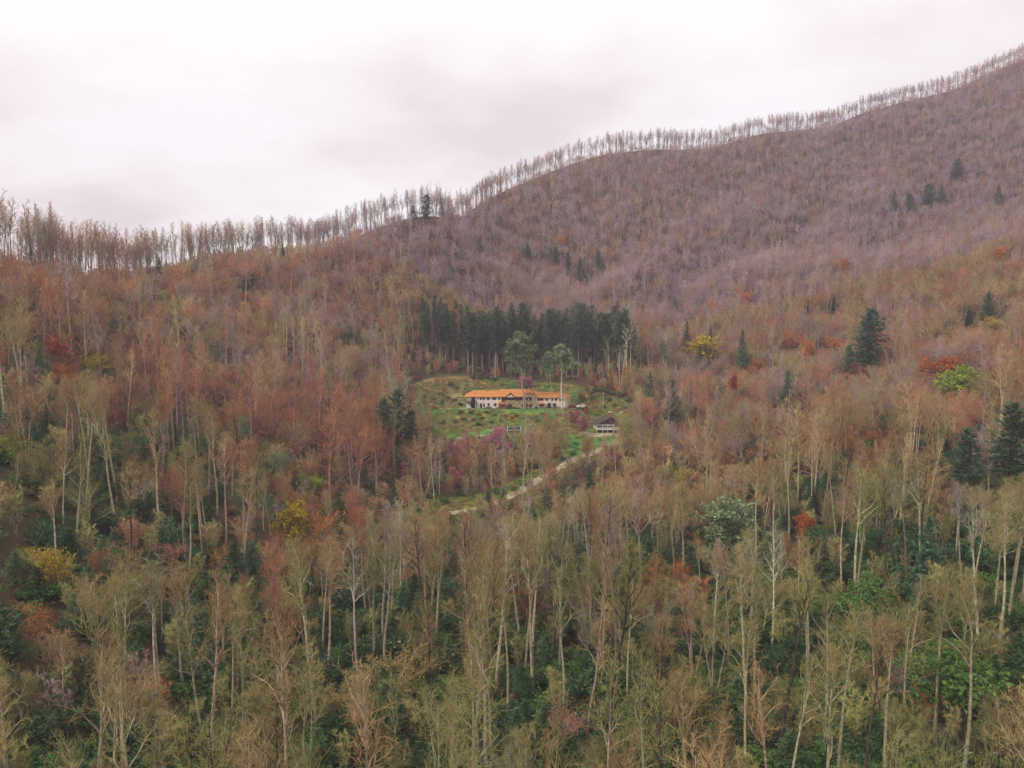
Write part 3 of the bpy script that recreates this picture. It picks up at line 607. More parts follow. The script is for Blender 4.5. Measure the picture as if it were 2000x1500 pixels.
def conifer(seed, H, W, bare, dens, size, droop=.25, shape=1.0):
    g = np.random.default_rng(seed); tr, cr = Acc(), Acc()
    P, Rr, Dd = grow(g, np.zeros((1, 3)), np.array([[0, 0, 1.0]]), np.array([H]), np.array([H * .011]), 7, .1, .012, .9); P[:, 0, 2] -= 1.2
    V, Q = tubes(P, Rr, 6); tr.add(V, Q)
    nb = int(dens * 90); t = bare + (1 - bare) * (np.arange(nb) + g.uniform(0, 1, nb)) / nb; t = np.minimum(t, .995)
    rel = (t - bare) / (1 - bare); prof = np.minimum(1, (1 - rel) ** shape * 1.15 + .03) * np.minimum(1, .45 + rel * 3.2) 
    lump = .62 + .55 * g.random(nb) ; ln = W / 2 * prof * lump + .25
    az_ = np.arange(nb) * 2.39996 + g.normal(0, .35, nb); up = .25 * rel - droop * (1 - rel) + g.normal(0, .1, nb)
    d = nrm(np.stack([np.cos(az_), np.sin(az_), up], -1)); x = t * 7; i = np.minimum(x.astype(int), 6); f = (x - i)[:, None]; p = P[0, i] * (1 - f) + P[0, i + 1] * f
    B, BR, BD = grow(g, p, d, ln, np.maximum(.012 * ln, .02), 3, .06, .06, .8); V, Q = tubes(B, BR, 3); cr.add(V, Q)
    ns = np.maximum(2, (ln / size * 3.4)).astype(int); rep = np.repeat(np.arange(nb), ns); s = g.uniform(.12, 1.05, len(rep)); k = np.minimum((s * 3).astype(int), 2); f = (s * 3 - k)[:, None]
    c = B[rep, k] * (1 - f) + B[rep, k + 1] * f; side = nrm(np.cross(BD[rep, k + 1], np.array([0, 0, 1.0]))); wid = (ln[rep] * .30 * (1 - .5 * s))[:, None]
    c = c + side * g.normal(0, .55, (len(rep), 1)) * wid + np.array([0, 0, 1]) * g.normal(-.08, .22, (len(rep), 1))
    dr = nrm(BD[rep, k + 1] + side * g.normal(0, .7, (len(rep), 1)) + np.array([0, 0, 1]) * g.normal(-.1, .28, (len(rep), 1))); u = nrm(np.cross(dr, np.array([0, 0, 1.0])) + g.normal(0, .35, (len(rep), 3)))
    s1 = (size * g.uniform(.6, 1.35, len(rep)))[:, None]; s2 = s1 * .36
    V = np.stack([c - dr * s1 * .6, c + u * s2, c + dr * s1, c - u * s2 - np.array([0, 0, .06])], 1).reshape(-1, 3); cr.add(V, np.arange(len(rep) * 4).reshape(-1, 4))
    return tr, cr
def bush(seed, Rx, Rz, n, size):
    g = np.random.default_rng(seed); st, lv = Acc(), Acc(); k = 9
    a = g.uniform(0, 6.28, k); d = nrm(np.stack([np.cos(a) * .8, np.sin(a) * .8, np.ones(k)], -1)); P, Rr, Dd = grow(g, np.zeros((k, 3)), d, np.full(k, Rz * 1.5), np.full(k, .05), 3, .1, .2, .7); V, Q = tubes(P, Rr, 3); st.add(V, Q)
    lob = g.normal(0, .42, (11, 3)) * np.array([Rx, Rx, Rz * .7]) + np.array([0, 0, Rz]); lob[:, 2] = np.clip(lob[:, 2], .3 * Rz, 1.6 * Rz)
    i = g.integers(0, 11, n); q = nrm(g.normal(0, 1, (n, 3))) * (g.uniform(.5, 1, (n, 1))) * np.array([Rx * .55, Rx * .55, Rz * .5]); c = lob[i] + q; c[:, 2] = np.maximum(c[:, 2], .05)
    lv.add(*leaf_quads(g, c, size, .8)); return st, lv
def tuft(seed, n, h):
    g = np.random.default_rng(seed); a = Acc(); p = np.column_stack([g.normal(0, .55, (n, 2)), np.zeros(n)]); d = nrm(np.column_stack([g.normal(0, .35, (n, 2)), np.ones(n)])); a.add(*(lambda v, t: (v, None, t))(*spikes(p, p + d * (h * g.uniform(.4, 1.2, (n, 1))), np.full(n, .06)))); return a

HI = []     # (form, H, trunk mesh, crown mesh)
for i, (fm, H) in enumerate([('slender', 27), ('slender', 25), ('slender', 29), ('slender', 23), ('forked', 25), ('forked', 23), ('spreading', 18), ('spreading', 20), ('spreading', 16), ('vase', 16), ('vase', 13)]):
    a, b_ = bare_tree(100 + i, fm, H, 'hi'); HI.append((fm, H, a.mesh('trunk', None), b_.mesh('crown', None)))
    for me in HI[-1][2:]: me.materials.append(M['tr_tan'])
MIDF = [('slender', 24), ('slender', 21), ('forked', 22), ('spreading', 17), ('spreading', 15), ('vase', 14)]
LOWF = [('slender', 20), ('slender', 18), ('spreading', 16), ('forked', 19)]
COLS = ['olive', 'tan', 'russet', 'grey', 'pale', 'mauve']
def proto(name, acc_mats):
    """one unlinked source object made of several accumulators with one material each"""
    A_ = Acc(); ms, mi = [], []
    for a, m in acc_mats:
        q = np.concatenate(a.Q) if a.Q else np.zeros((0, 4), int); t_ = np.concatenate(a.T) if a.T else np.zeros((0, 3), int)
        A_.add(np.concatenate(a.V), q, t_); ms.append(m); mi.append((len(q), len(t_)))
    me = A_.mesh(name, None)
    ix = np.concatenate([np.full(n[0], k) for k, n in enumerate(mi)] + [np.full(n[1], k) for k, n in enumerate(mi)]).astype(np.int32)
    for m in ms: me.materials.append(m)
    me.polygons.foreach_set('material_index', ix); return bpy.data.objects.new(name, me)
def protos(forms, lod, fat, seed):
    out_ = []
    for i, (fm, H) in enumerate(forms):
        a, b_ = bare_tree(seed + i, fm, H, lod, fat)
        for c in COLS: out_.append(proto('wood_source', [(a, M['tr_' + c]), (b_, M['tw_' + c])]))
    return out_
MIDP = protos(MIDF, 'mid', 1.15, 300); LOWP = protos(LOWF, 'low', 1.55, 400)

def scatter(name, P, var, scl, rot, sources, label, category=None):
    """ONE object of kind stuff: sources instanced on its points"""
    me = bpy.data.meshes.new(name); me.vertices.add(len(P)); me.vertices.foreach_set('co', np.asarray(P, np.float32).ravel())
    for nm, ty, arr, f in (('var', 'INT', var, 'value'), ('scl', 'FLOAT_VECTOR', scl, 'vector'), ('rot', 'FLOAT_VECTOR', rot, 'vector')):
        at = me.attributes.new(nm, ty, 'POINT'); at.data.foreach_set(f, np.asarray(arr, np.int32 if ty == 'INT' else np.float32).ravel())
    o = link(name, me); ng = bpy.data.node_groups.new(name, 'GeometryNodeTree'); ng.interface.new_socket('Geometry', in_out='INPUT', socket_type='NodeSocketGeometry'); ng.interface.new_socket('Geometry', in_out='OUTPUT', socket_type='NodeSocketGeometry')
    nn, ll = ng.nodes.new, ng.links.new; gi, go, jn = nn('NodeGroupInput'), nn('NodeGroupOutput'), nn('GeometryNodeJoinGeometry')
    def attr(nm, ty):
        a = nn('GeometryNodeInputNamedAttribute'); a.data_type = ty; a.inputs[0].default_value = nm; return a.outputs[0]
    va, sa, ra = attr('var', 'INT'), attr('scl', 'FLOAT_VECTOR'), attr('rot', 'FLOAT_VECTOR')
    er = nn('FunctionNodeEulerToRotation'); ll(ra, er.inputs[0])
    for i, so in enumerate(sources):
        if not np.any(np.asarray(var) == i): continue
        oi = nn('GeometryNodeObjectInfo'); oi.inputs['Object'].default_value = so; oi.inputs['As Instance'].default_value = False
        cm = nn('FunctionNodeCompare'); cm.data_type = 'INT'; cm.operation = 'EQUAL'; ll(va, cm.inputs[2]); cm.inputs[3].default_value = i
        ip = nn('GeometryNodeInstanceOnPoints'); ll(gi.outputs[0], ip.inputs['Points']); ll(cm.outputs[0], ip.inputs['Selection']); ll(oi.outputs['Geometry'], ip.inputs['Instance']); ll(er.outputs[0], ip.inputs['Rotation']); ll(sa, ip.inputs['Scale'])
        ll(ip.outputs[0], jn.inputs[0])
    ll(jn.outputs[0], go.inputs[0]); md = o.modifiers.new('scatter', 'NODES'); md.node_group = ng
    return tag(o, label, category, kind='stuff')

# ------------------------------------------------------------------ trees placed one by one
ORD = ['first', 'second', 'third', 'fourth', 'fifth', 'sixth', 'seventh', 'eighth', 'ninth', 'tenth', 'eleventh', 'twelfth', 'thirteenth', 'fourteenth', 'fifteenth', 'sixteenth', 'seventeenth', 'eighteenth', 'nineteenth', 'twentieth']
TENS = ['', '', 'twenty', 'thirty', 'forty', 'fifty', 'sixty', 'seventy', 'eighty', 'ninety']
def ordw(i):
    if i < 20: return ORD[i]
    n = i + 1; t_, u = (n % 100) // 10, n % 10; h = 'hundred-and-' if n >= 100 else ''
    if n % 100 == 0: return 'hundredth'
    if n % 100 <= 20: return h + ORD[n % 100 - 1]
    return h + (TENS[t_][:-1] + 'ieth' if u == 0 else TENS[t_] + '-' + ORD[u - 1])
KEEP = []          # (x0,x1,y0,y1,Y): sight lines the clearing and the thinned wood leave open, with the distance of what is seen
def tree_thing(name, loc, trunk_me, crown_me, tm, cm, rz, s, tilt=(0, 0), extra=None):
    o = empty(name, loc, 0); o.rotation_euler = (tilt[0], tilt[1], rz); o.scale = (s, s, s) if isinstance(s, (int, float, np.floating)) else s
    for nm, me, m in (('trunk', trunk_me, tm), ('crown', crown_me, cm)):
        c = link(nm, me, o)
        if m is not None: c.material_slots[0].link = 'OBJECT'; c.material_slots[0].material = m
    if extra is not None:
        c = link('foliage', extra[0], o); c.material_slots[0].link = 'OBJECT'; c.material_slots[0].material = extra[1]
    return o
THINGS = []        # (object, label stem, place, px) for labels that count from the left
# conifer source meshes: full spruce-like, broad pine, grove pine with bare bole, small spire
CON = {}
def con(key, *a, **k):
    t_, c = conifer(*a, **k); CON[key] = CON.get(key, []) + [(t_.mesh('trunk', M['tr_dark']), c.mesh('crown', M['cf_deep']), a[1])]
for s_ in range(3): con('full', 500 + s_, 24, 10.5, .10, 2.2, .62, .22, .9)
for s_ in range(3): con('pine', 510 + s_, 24, 10.0, .25, 1.9, .72, .05, .48)
for s_ in range(4): con('grove', 520 + s_, 30, 5.8, .36, 1.6, .62, .06, .33)
for s_ in range(2): con('spire', 530 + s_, 15, 5.0, .08, 1.2, .50, .2, 1.0)
def put_conifer(kind, p, h, colr, label, group, place=None, bark='tr_dark', wide=1.0, name='conifer'):
    v = CON[kind][rng.integers(len(CON[kind]))]; s = h / v[2]
    o = tree_thing(name, p, v[0], v[1], M[bark], M['cf_' + colr], rng.uniform(0, 6.28), (s * wide, s * wide, s)); tag(o, label, 'conifer' if name == 'conifer' else 'pine', group)
    return o
# px, py of the base, height in photo pixels, kind, colour, label
for px, pb, ph, kd, cl, wd, lab in [
 (312, 545, 42, 'full', 'deep', 1.0, 'dark bushy conifer high on the left slope just under the skyline'),
 (488, 574, 42, 'pine', 'blue', 1.5, 'round green conifer alone among russet trees on the left slope'),
 (832, 448, 62, 'pine', 'deep', 1.0, 'tallest dark conifer on the skyline dip beside the mountain shoulder'),
 (808, 452, 48, 'pine', 'deep', .8, 'thin dark conifer at the skyline left of the tallest one'),
 (862, 430, 42, 'spire', 'deep', 1.0, 'small dark conifer at the skyline nearest the mountain shoulder'),
 (553, 505, 28, 'full', 'deep', .9, 'tiny dark conifer silhouetted under the left skyline trees'),
 (940, 503, 24, 'spire', 'deep', 1.2, 'small dark conifer alone on the far slope, leftmost of the row'),
 (1030, 508, 30, 'pine', 'deep', 1.0, 'slim dark conifer on the far slope, second of the row'),
 (1085, 520, 36, 'pine', 'deep', 1.1, 'dusky conifer third in the row on the far slope'),
 (1108, 540, 42, 'pine', 'deep', 1.0, 'brown-green conifer touching the big dark one on the far slope'),
 (1132, 552, 48, 'full', 'blue', 1.1, 'fullest dark green conifer in the row on the far slope'),
 (1168, 545, 54, 'pine', 'deep', .7, 'tall thin conifer ending the row on the far slope'),
 (1592, 508, 22, 'spire', 'deep', 1.2, 'tiny dark conifer alone on the middle of the right mountainside'),
 (1745, 418, 46, 'full', 'deep', .9, 'dark conifer at the edge of the evergreen patch on the mountain'),
 (1775, 425, 44, 'pine', 'deep', 1.2, 'hazy conifer next to the evergreen patch edge on the mountain'),
 (1812, 412, 52, 'pine', 'deep', 1.3, 'broad hazy conifer in the evergreen patch on the mountain'),
 (1838, 405, 46, 'full', 'deep', 1.1, 'upper hazy conifer in the evergreen patch on the mountain'),
 (1868, 360, 46, 'pine', 'deep', 1.2, 'dim conifer above the evergreen patch near the mountain top'),
 (1948, 405, 44, 'full', 'deep', 1.0, 'lone dark conifer near the right edge of the mountain'),
 (1625, 622, 48, 'full', 'deep', 1.0, 'dark bushy conifer above and left of the largest pine'),
 (1692, 750, 148, 'pine', 'blue', 1.15, 'largest blue-green pine standing over the red trees on the right'),
 (1655, 745, 70, 'pine', 'soft', 1.0, 'soft green young pine at the foot of the largest pine'),
 (1340, 700, 72, 'full', 'deep', .8, 'dark spire conifer left of the yellow-green tree'),
 (1386, 705, 66, 'full', 'deep', .8, 'dark spire conifer directly behind the yellow-green tree'),
 (1366, 735, 62, 'spire', 'blue', 1.0, 'small blue-green spruce in front of the yellow-green tree'),
 (1448, 735, 92, 'full', 'soft', .75, 'pale green tapering larch-like conifer right of the yellow-green tree'),
 (1536, 812, 88, 'full', 'blue', 1.0, 'blue-green spruce standing clear on the right mid slope'),
 (1575, 808, 40, 'spire', 'blue', 1.0, 'little blue-green spruce at the side of the clear-standing one'),
 (1882, 985, 150, 'pine', 'blue', 1.0, 'big drooping blue-green hemlock on the right, left of its taller neighbour'),
 (1968, 985, 200, 'pine', 'deep', 1.0, 'tallest dark hemlock at the right edge of the picture'),
 (1808, 1165, 165, 'full', 'blue', 1.0, 'dense dark hemlock below the big drooping one on the right'),
 (1925, 645, 74, 'pine', 'blue', .9, 'blue-green pine high on the right slope, larger of two'),
 (1888, 650, 52, 'pine', 'blue', 1.0, 'blue-green pine high on the right slope, smaller of two'),
 (1576, 615, 34, 'spire', 'soft', 1.2, 'pale little conifer on the right slope under the haze'),
 (1318, 612, 34, 'spire', 'soft', 1.1, 'small green conifer on the slope right of the grove'),
 (1312, 845, 105, 'full', 'deep', .8, 'dark conifer behind pale trunks right of the cabin'),
 (1270, 790, 64, 'spire', 'blue', 1.1, 'blue-green spruce at the edge of the wood right of the lodge'),
 (748, 915, 140, 'pine', 'deep', .8, 'dark hemlock left of the clearing, first of three'),
 (775, 908, 150, 'pine', 'blue', .85, 'tallest dark hemlock left of the clearing, middle of three'),
 (803, 918, 118, 'pine', 'deep', .8, 'dark hemlock left of the clearing, closest to the lodge'),
 (684, 690, 52, 'pine', 'soft', 1.1, 'pale green pine on the slope left of the grove'),
 (460, 1165, 110, 'pine', 'deep', 1.1, 'shadowy dark hemlock among pale trunks left of centre'),
 (496, 1150, 95, 'pine', 'blue', 1.0, 'shadowy blue-green hemlock beside the darker one left of centre'),
 (292, 1035, 80, 'full', 'deep', .8, 'small dark conifer on the left slope under russet crowns'),
 (20, 1330, 150, 'pine', 'deep', 1.2, 'dark evergreen at the left edge of the lower wood'),
 (1150, 965, 58, 'full', 'deep', 1.1, 'rounded dark evergreen just below the curve of the drive'),
 (1395, 1080, 90, 'spire', 'deep', 1.2, 'narrow dark conifer touching the pale green leafy tree'),
 (95, 870, 80, 'full', 'deep', 1.0, 'dusky conifer on the lower left slope'),
 (440, 800, 40, 'spire', 'deep', 1.2, 'little dark conifer half way up the left slope'),
 (380, 890, 46, 'pine', 'soft', 1.0, 'faded green pine on the left slope above the lower wood')]:
    p = ground_at(px, pb); h = ph * p[1] / FPX
    put_conifer(kd, p, h, cl, lab, 'single conifers among the bare trees', wide=wd)
    KEEP.append((px - ph * .24 * wd, px + ph * .24 * wd, pb - ph, pb - ph * .25, p[1], .86 if not 740 < px < 810 else .1))
# the tall planted grove behind the lodge
gl = []
for row in range(4):
    for k_ in range(25):
        gl.append((825 + k_ * 16.6 + rng.normal(0, 4.5) + (10 if row % 2 else 0), 418 + row * 8.5 + rng.normal(0, 1.2), row))
rows = {0: 'front', 1: 'second', 2: 'third', 3: 'rear'}
cnt = {}
for px, Y, row in sorted(gl):
    if 1035 < px < 1062 and row < 2: continue
    gp = unproj(px, 700, Y); x = gp[0]; z = tz(x, Y); hh = max(20.0, unproj(px, max(592, 608 + rng.normal(5, 11)), Y)[2] - z)
    i = cnt.get(row, 0); cnt[row] = i + 1
    put_conifer('grove', (x, Y, z), hh, 'deep' if rng.random() < .62 else 'blue', f'tall dark pine with bare bole, {ordw(i)} from left in the {rows[row]} row behind the lodge', 'pines of the grove behind the lodge', bark='tr_grey', name='grove_pine', wide=rng.uniform(.85, 1.15))
KEEP.append((815, 1230, 590, 745, 412, .9))
# ------------------------------------------------------------------ coloured, leafing trees
LEAFY = {}
for key, fm, H, nl, ls, lod in (('round', 'spreading', 12, 4200, .26, 'mid'), ('tall', 'slender', 20, 3400, .24, 'mid'), ('thin', 'spreading', 12, 2200, .22, 'mid'), ('vase', 'vase', 10, 4600, .20, 'mid'), ('wisp', 'spreading', 12, 1000, .17, 'mid')):
    for s_ in range(2):
        a, b_, c = bare_tree(600 + s_ + len(key) * 7, fm, H, lod, 1.2, nl, ls); LEAFY.setdefault(key, []).append((a.mesh('trunk', M['tr_tan']), b_.mesh('crown', M['tw_tan']), c.mesh('foliage', M['lf_red']), H))
def put_leafy(kind, p, h, lf, tw, label, group, bark=None, wide=1.0, name='leafing_tree', cat='tree'):
    v = LEAFY[kind][rng.integers(2)]; s = h / v[3]
    o = tree_thing(name, p, v[0], v[1], M['tr_' + (bark or tw)], M['tw_' + tw], rng.uniform(0, 6.28), (s * wide, s * wide, s), extra=(v[2], M['lf_' + lf])); return tag(o, label, cat, group)
G1 = 'coloured leafing trees among the bare wood'
for px, pt, h, kd, lf, tw, wd, lab in [
 (118, 650, 14, 'thin', 'red', 'russet', .75, 'bright red leafing maple on the left slope'),
 (122, 708, 8, 'round', 'orange', 'russet', .9, 'low orange leafing maple below the bright red one'),
 (182, 695, 8, 'thin', 'yellow', 'olive', 1.2, 'yellow-green leafing tree right of the red maple on left slope'),
 (343, 516, 9, 'thin', 'orange', 'tan', 1.0, 'orange leafing tree beside the dark conifer under the left skyline'),
 (478, 570, 7, 'thin', 'orange', 'russet', 1.0, 'small orange leafing tree under the round green conifer'),
 (330, 560, 9, 'wisp', 'rust', 'russet', 1.1, 'dull rust tree below the orange one under the left skyline'),
 (420, 503, 9, 'wisp', 'rust', 'russet', 1.0, 'faint rust tree just under the left skyline'),
 (1098, 461, 10, 'thin', 'orange', 'tan', .9, 'lone orange tree on the far slope above the conifer row'),
 (1460, 568, 11, 'thin', 'orange', 'tan', 1.0, 'faint orange tree on the right slope below the haze'),
 (1953, 480, 13, 'round', 'orange', 'tan', .9, 'orange leafing tree at upper right on the mountain flank'),
 (1648, 505, 11, 'thin', 'orange', 'tan', .9, 'faint orange tree on the mountain spur above the right slope'),
 (1378, 658, 17, 'round', 'yellow', 'olive', 1.25, 'bright yellow-green leafing tree between dark spire conifers'),
 (1550, 650, 14, 'thin', 'red', 'russet', 1.0, 'red leafing maple left of the largest pine'),
 (1584, 668, 12, 'thin', 'orange', 'russet', 1.1, 'orange-red maple between the red maple and the largest pine'),
 (1622, 655, 11, 'thin', 'orange', 'tan', 1.0, 'small orange maple just left of the largest pine'),
 (1436, 738, 15, 'tall', 'red', 'russet', .9, 'narrow red leafing tree among pale trunks right of the lodge'),
 (1472, 700, 10, 'thin', 'orange', 'russet', .8, 'little orange tree under the pale larch-like conifer'),
 (1835, 694, 15, 'round', 'orange', 'tan', 1.25, 'broad orange leafing maple on the right slope'),
 (1862, 720, 15, 'round', 'lime', 'olive', 1.2, 'bright lime-green leafing tree below the broad orange maple'),
 (1826, 636, 9, 'thin', 'orange', 'tan', 1.0, 'orange tree high on the right slope under the pines'),
 (1940, 620, 9, 'thin', 'yellow', 'olive', 1.0, 'yellowish tree high on the right slope'),
 (1985, 560, 10, 'thin', 'sage', 'olive', 1.0, 'greenish leafing tree at the right edge of upper slope'),
 (1330, 915, 9, 'thin', 'yellow', 'olive', 1.0, 'yellow leafing sapling below the bare earth track'),
 (572, 980, 15, 'round', 'yellow', 'tan', .8, 'golden yellow leafing tree left of centre'),
 (618, 1000, 14, 'wisp', 'orange', 'tan', 1.3, 'orange-brown leafing tree right under the golden one'),
 (600, 925, 9, 'thin', 'lime', 'olive', 1.2, 'pale lime sapling on the slope left of the clearing'),
 (60, 1068, 7, 'wisp', 'yellow', 'tan', 1.1, 'yellow leafing tree on the lower left slope, left of two'),
 (108, 1078, 9, 'thin', 'yellow', 'tan', .9, 'yellow leafing tree on the lower left slope, right of two'),
 (435, 1060, 10, 'wisp', 'orange', 'tan', .8, 'sparse orange leafing tree above pale trunks on the lower left'),
 (1435, 975, 16, 'round', 'sage', 'olive', 1.25, 'round pale green leafing tree right of the drive'),
 (1578, 1010, 8, 'round', 'orange', 'russet', .95, 'orange-red leafing maple on the right above the wide bare crown'),
 (1325, 1090, 10, 'wisp', 'orange', 'russet', .9, 'sparse red-orange maple in the wood below the bare earth track'),
 (1280, 1095, 11, 'wisp', 'orange', 'tan', .9, 'sparse orange tree next to the red-orange maple in lower wood'),
 (1095, 1375, 9, 'wisp', 'pink', 'tan', 1.0, 'rosy leafing maple on the valley floor at bottom centre'),
 (790, 1255, 12, 'wisp', 'dry', 'tan', 1.5, 'wide crown flushed ochre in the lower wood left of centre'),
 (1300, 672, 18, 'tall', 'sage', 'olive', 1.0, 'pale sage tree at the right end of the grove'),
 (545, 880, 12, 'thin', 'sage', 'olive', 1.0, 'pale sage tree on the slope left of the clearing'),
 (480, 815, 11, 'thin', 'sage', 'tan', 1.0, 'faint sage tree in the middle of the left slope'),
 (1870, 1275, 12, 'round', 'green', 'olive', 1.3, 'fresh green leafing tree in the lower wood on the right'),
 (1705, 1130, 11, 'round', 'green', 'olive', 1.1, 'dull green leafing tree under the wide bare crown on the right'),
 (20, 850, 7, 'thin', 'lime', 'olive', 1.2, 'lime tinted tree at the left edge of the slope'),
 (80, 1180, 9, 'wisp', 'rust', 'russet', 1.2, 'rust tinted maple in the lower left wood'),
 (250, 1010, 10, 'wisp', 'rose', 'russet', 1.1, 'rose tinted maple on the left slope over the lower wood'),
 (320, 1060, 9, 'wisp', 'rose', 'russet', 1.0, 'pinkish maple right of the rose tinted one on left slope'),
 (560, 860, 10, 'wisp', 'rust', 'russet', 1.0, 'rust tinted maple beside the sage tree left of the clearing'),
 (640, 905, 9, 'wisp', 'rust', 'russet', 1.2, 'rust tinted maple close to the hemlocks left of the clearing'),
 (250, 640, 9, 'wisp', 'rose', 'russet', 1.0, 'rosy maple in the upper middle of the left slope'),
 (1425, 880, 9, 'wisp', 'rust', 'russet', 1.1, 'rust maple left of the dark hut'),
 (1700, 830, 9, 'wisp', 'rust', 'russet', 1.4, 'rust tinted spreading maple on the right knoll')]:
    p = top_at(px, pt, h); put_leafy(kd, p, h, lf, tw, lab, G1, wide=wd, bark='pale' if lf == 'sage' else None)
    ph = h * FPX / p[1]; KEEP.append((px - ph * .32 * wd, px + ph * .32 * wd, pt, pt + ph * .5, p[1], .94))
for px, pb, h, wd, lab in ((1024, 800, 33, 1.45, 'tall sage-green leafing tree rising in front of the lodge tower'), (1098, 801, 28, 1.7, 'sage-green leafing tree in front of the lodge, right of the tallest one'), (1079, 802, 25, 1.0, 'thin sage-green leafing tree between the two large ones before the lodge')):
    put_leafy('tall', ground_at(px, pb), h, 'sage', 'olive', lab, G1, wide=wd, bark='pale')
G2 = 'pink redbuds below the lodge'
for px, pt, h, kd, lf, wd, lab in [
 (973, 836, 11, 'vase', 'pink', 1.25, 'largest pink redbud in bloom below the panelled shelter'),
 (948, 856, 7.5, 'vase', 'pink', 1.1, 'smaller pink redbud touching the left side of the largest'),
 (988, 866, 6, 'vase', 'pink', 1.0, 'low pink redbud under the right side of the largest'),
 (890, 866, 11, 'vase', 'pink', .9, 'tall leaning pink redbud left of the largest'),
 (905, 895, 7, 'vase', 'rose', .9, 'faded pink redbud right of the tall leaning one'),
 (884, 915, 6, 'vase', 'rose', .9, 'dull rose redbud beneath the tall leaning one'),
 (750, 945, 6.5, 'vase', 'rose', .9, 'rose redbud at the left end of the lower meadow'),
 (795, 955, 6, 'vase', 'rose', .9, 'rose redbud in the middle of the lower meadow edge'),
 (737, 972, 5, 'vase', 'rose', 1.0, 'low rose redbud under the one at the meadow end'),
 (790, 905, 6, 'vase', 'rose', 1.0, 'pale rose redbud in front of the hemlocks'),
 (1188, 872, 7, 'vase', 'rose', 1.1, 'salmon tree at the outer curve of the drive'),
 (1206, 884, 6, 'vase', 'rose', 1.1, 'low salmon tree right of the one at the drive curve'),
 (1120, 800, 9, 'vase', 'rose', 1.2, 'salmon tree below the parked cars'),
 (1138, 818, 8, 'vase', 'rose', 1.1, 'salmon tree between the cars and the cabin'),
 (1020, 735, 7, 'vase', 'pink', 1.0, 'purple-pink redbud behind the lodge tower'),
 (1034, 738, 6, 'vase', 'pink', 1.1, 'low purple-pink redbud behind the lodge roof'),
 (1145, 792, 5, 'vase', 'rust', .8, 'small rust tree beside the dark shrub above the cabin'),
 (1135, 768, 5, 'vase', 'rust', 1.2, 'rusty bush-like tree right of the lodge end')]:
    p = top_at(px, pt, h); put_leafy(kd, p, h, lf, 'russet' if lf != 'pink' else 'grey', lab, G2, wide=wd, name='redbud' if lf in ('pink', 'rose') else 'leafing_tree', cat='redbud' if lf in ('pink', 'rose') else 'tree')
    ph = h * FPX / p[1]; KEEP.append((px - ph * .45 * wd, px + ph * .45 * wd, pt, pt + ph * .75, p[1], .95))

# ------------------------------------------------------------------ shrubs of the clearing
BUSH = []
for s_ in range(4):
    a, b_ = bush(700 + s_, 1.4, 1.0, 900, .15); BUSH.append((a.mesh('stem', M['tr_dark']), b_.mesh('foliage', M['lf_hedge'])))
def put_bush(p, r, lf, label, group, hz=1.0):
    v = BUSH[rng.integers(4)]; o = empty('shrub', p); o.scale = (r, r, r * hz); o.rotation_euler = (0, 0, rng.uniform(0, 6.28))
    link('stem', v[0], o); c = link('foliage', v[1], o); c.material_slots[0].link = 'OBJECT'; c.material_slots[0].material = M['lf_' + lf]; return tag(o, label, 'shrub', group)
shr = []
for px, py, r, lf in [(925,742,1.3,'hedge'),(938,744,1.6,'hedge'),(951,741,1.5,'hedge'),(965,744,1.2,'hedge'),(880,757,1.3,'green'),(893,764,1.0,'green'),
   (868,762,1.1,'dry'),(858,772,1.2,'straw'),(876,780,1.2,'straw'),(890,785,1.1,'straw'),(846,782,1.2,'dry'),(835,768,1.1,'dry'),(828,778,1.0,'green'),(862,790,1.0,'green'),(868,783,.8,'orange'),
   (845,798,1.0,'orange'),(853,801,.9,'rust'),(900,808,1.2,'dry'),(918,810,1.2,'dry'),(935,812,1.1,'dry'),(950,810,1.0,'rust'),(968,814,1.0,'dry'),(985,818,1.1,'rust'),(1000,820,1.0,'orange'),(1008,818,.9,'rust'),
   (905,820,1.4,'dry'),(890,826,1.4,'dry'),(925,824,1.2,'rust'),(942,822,1.0,'hedge'),(935,832,1.2,'green'),(880,838,1.2,'dry'),(865,830,1.3,'green'),(960,828,1.0,'green'),(980,826,.9,'green'),(1035,818,1.0,'green'),(1060,815,1.1,'green'),
   (1075,822,1.2,'sage'),(1090,812,1.2,'sage'),(1050,826,1.1,'hedge'),(1136,803,1.5,'hedge'),(1130,806,1.2,'hedge'),(1160,799,1.1,'straw'),(1170,806,1.1,'yellow'),(1165,813,1.0,'yellow'),(1180,798,1.1,'green'),(1200,796,1.3,'green'),(1222,800,1.4,'sage'),(1205,806,1.1,'straw'),
   (1150,770,1.6,'hedge'),(1165,766,1.7,'green'),(1180,768,1.6,'hedge'),(1195,772,1.5,'green'),(1212,776,1.5,'green'),(1225,785,1.5,'sage'),(1158,782,1.3,'green'),(1190,786,1.3,'hedge'),
   (1100,900,1.2,'hedge'),(1065,925,1.4,'green'),(1050,915,1.3,'hedge'),(1030,950,1.4,'green'),(1000,960,1.5,'sage'),(965,965,1.6,'green'),(930,975,1.4,'green'),(900,968,1.4,'hedge'),(870,985,1.3,'green'),(850,955,1.6,'hedge'),(840,930,1.6,'hedge'),(860,905,1.5,'hedge'),(835,890,1.5,'hedge'),
   (1125,870,.9,'green'),(1150,866,.8,'lime'),(1175,862,.8,'green'),(1140,880,.9,'lime'),(1120,890,1.0,'green'),(1235,860,1.5,'sage'),(1240,880,1.5,'sage'),(1225,850,1.2,'straw'),(912,792,.9,'hedge'),(900,793,1.2,'hedge')]:
    shr.append((ground_at(px, py), r * (.75 if lf in ('dry', 'rust', 'orange', 'hedge') else .85), lf, px))
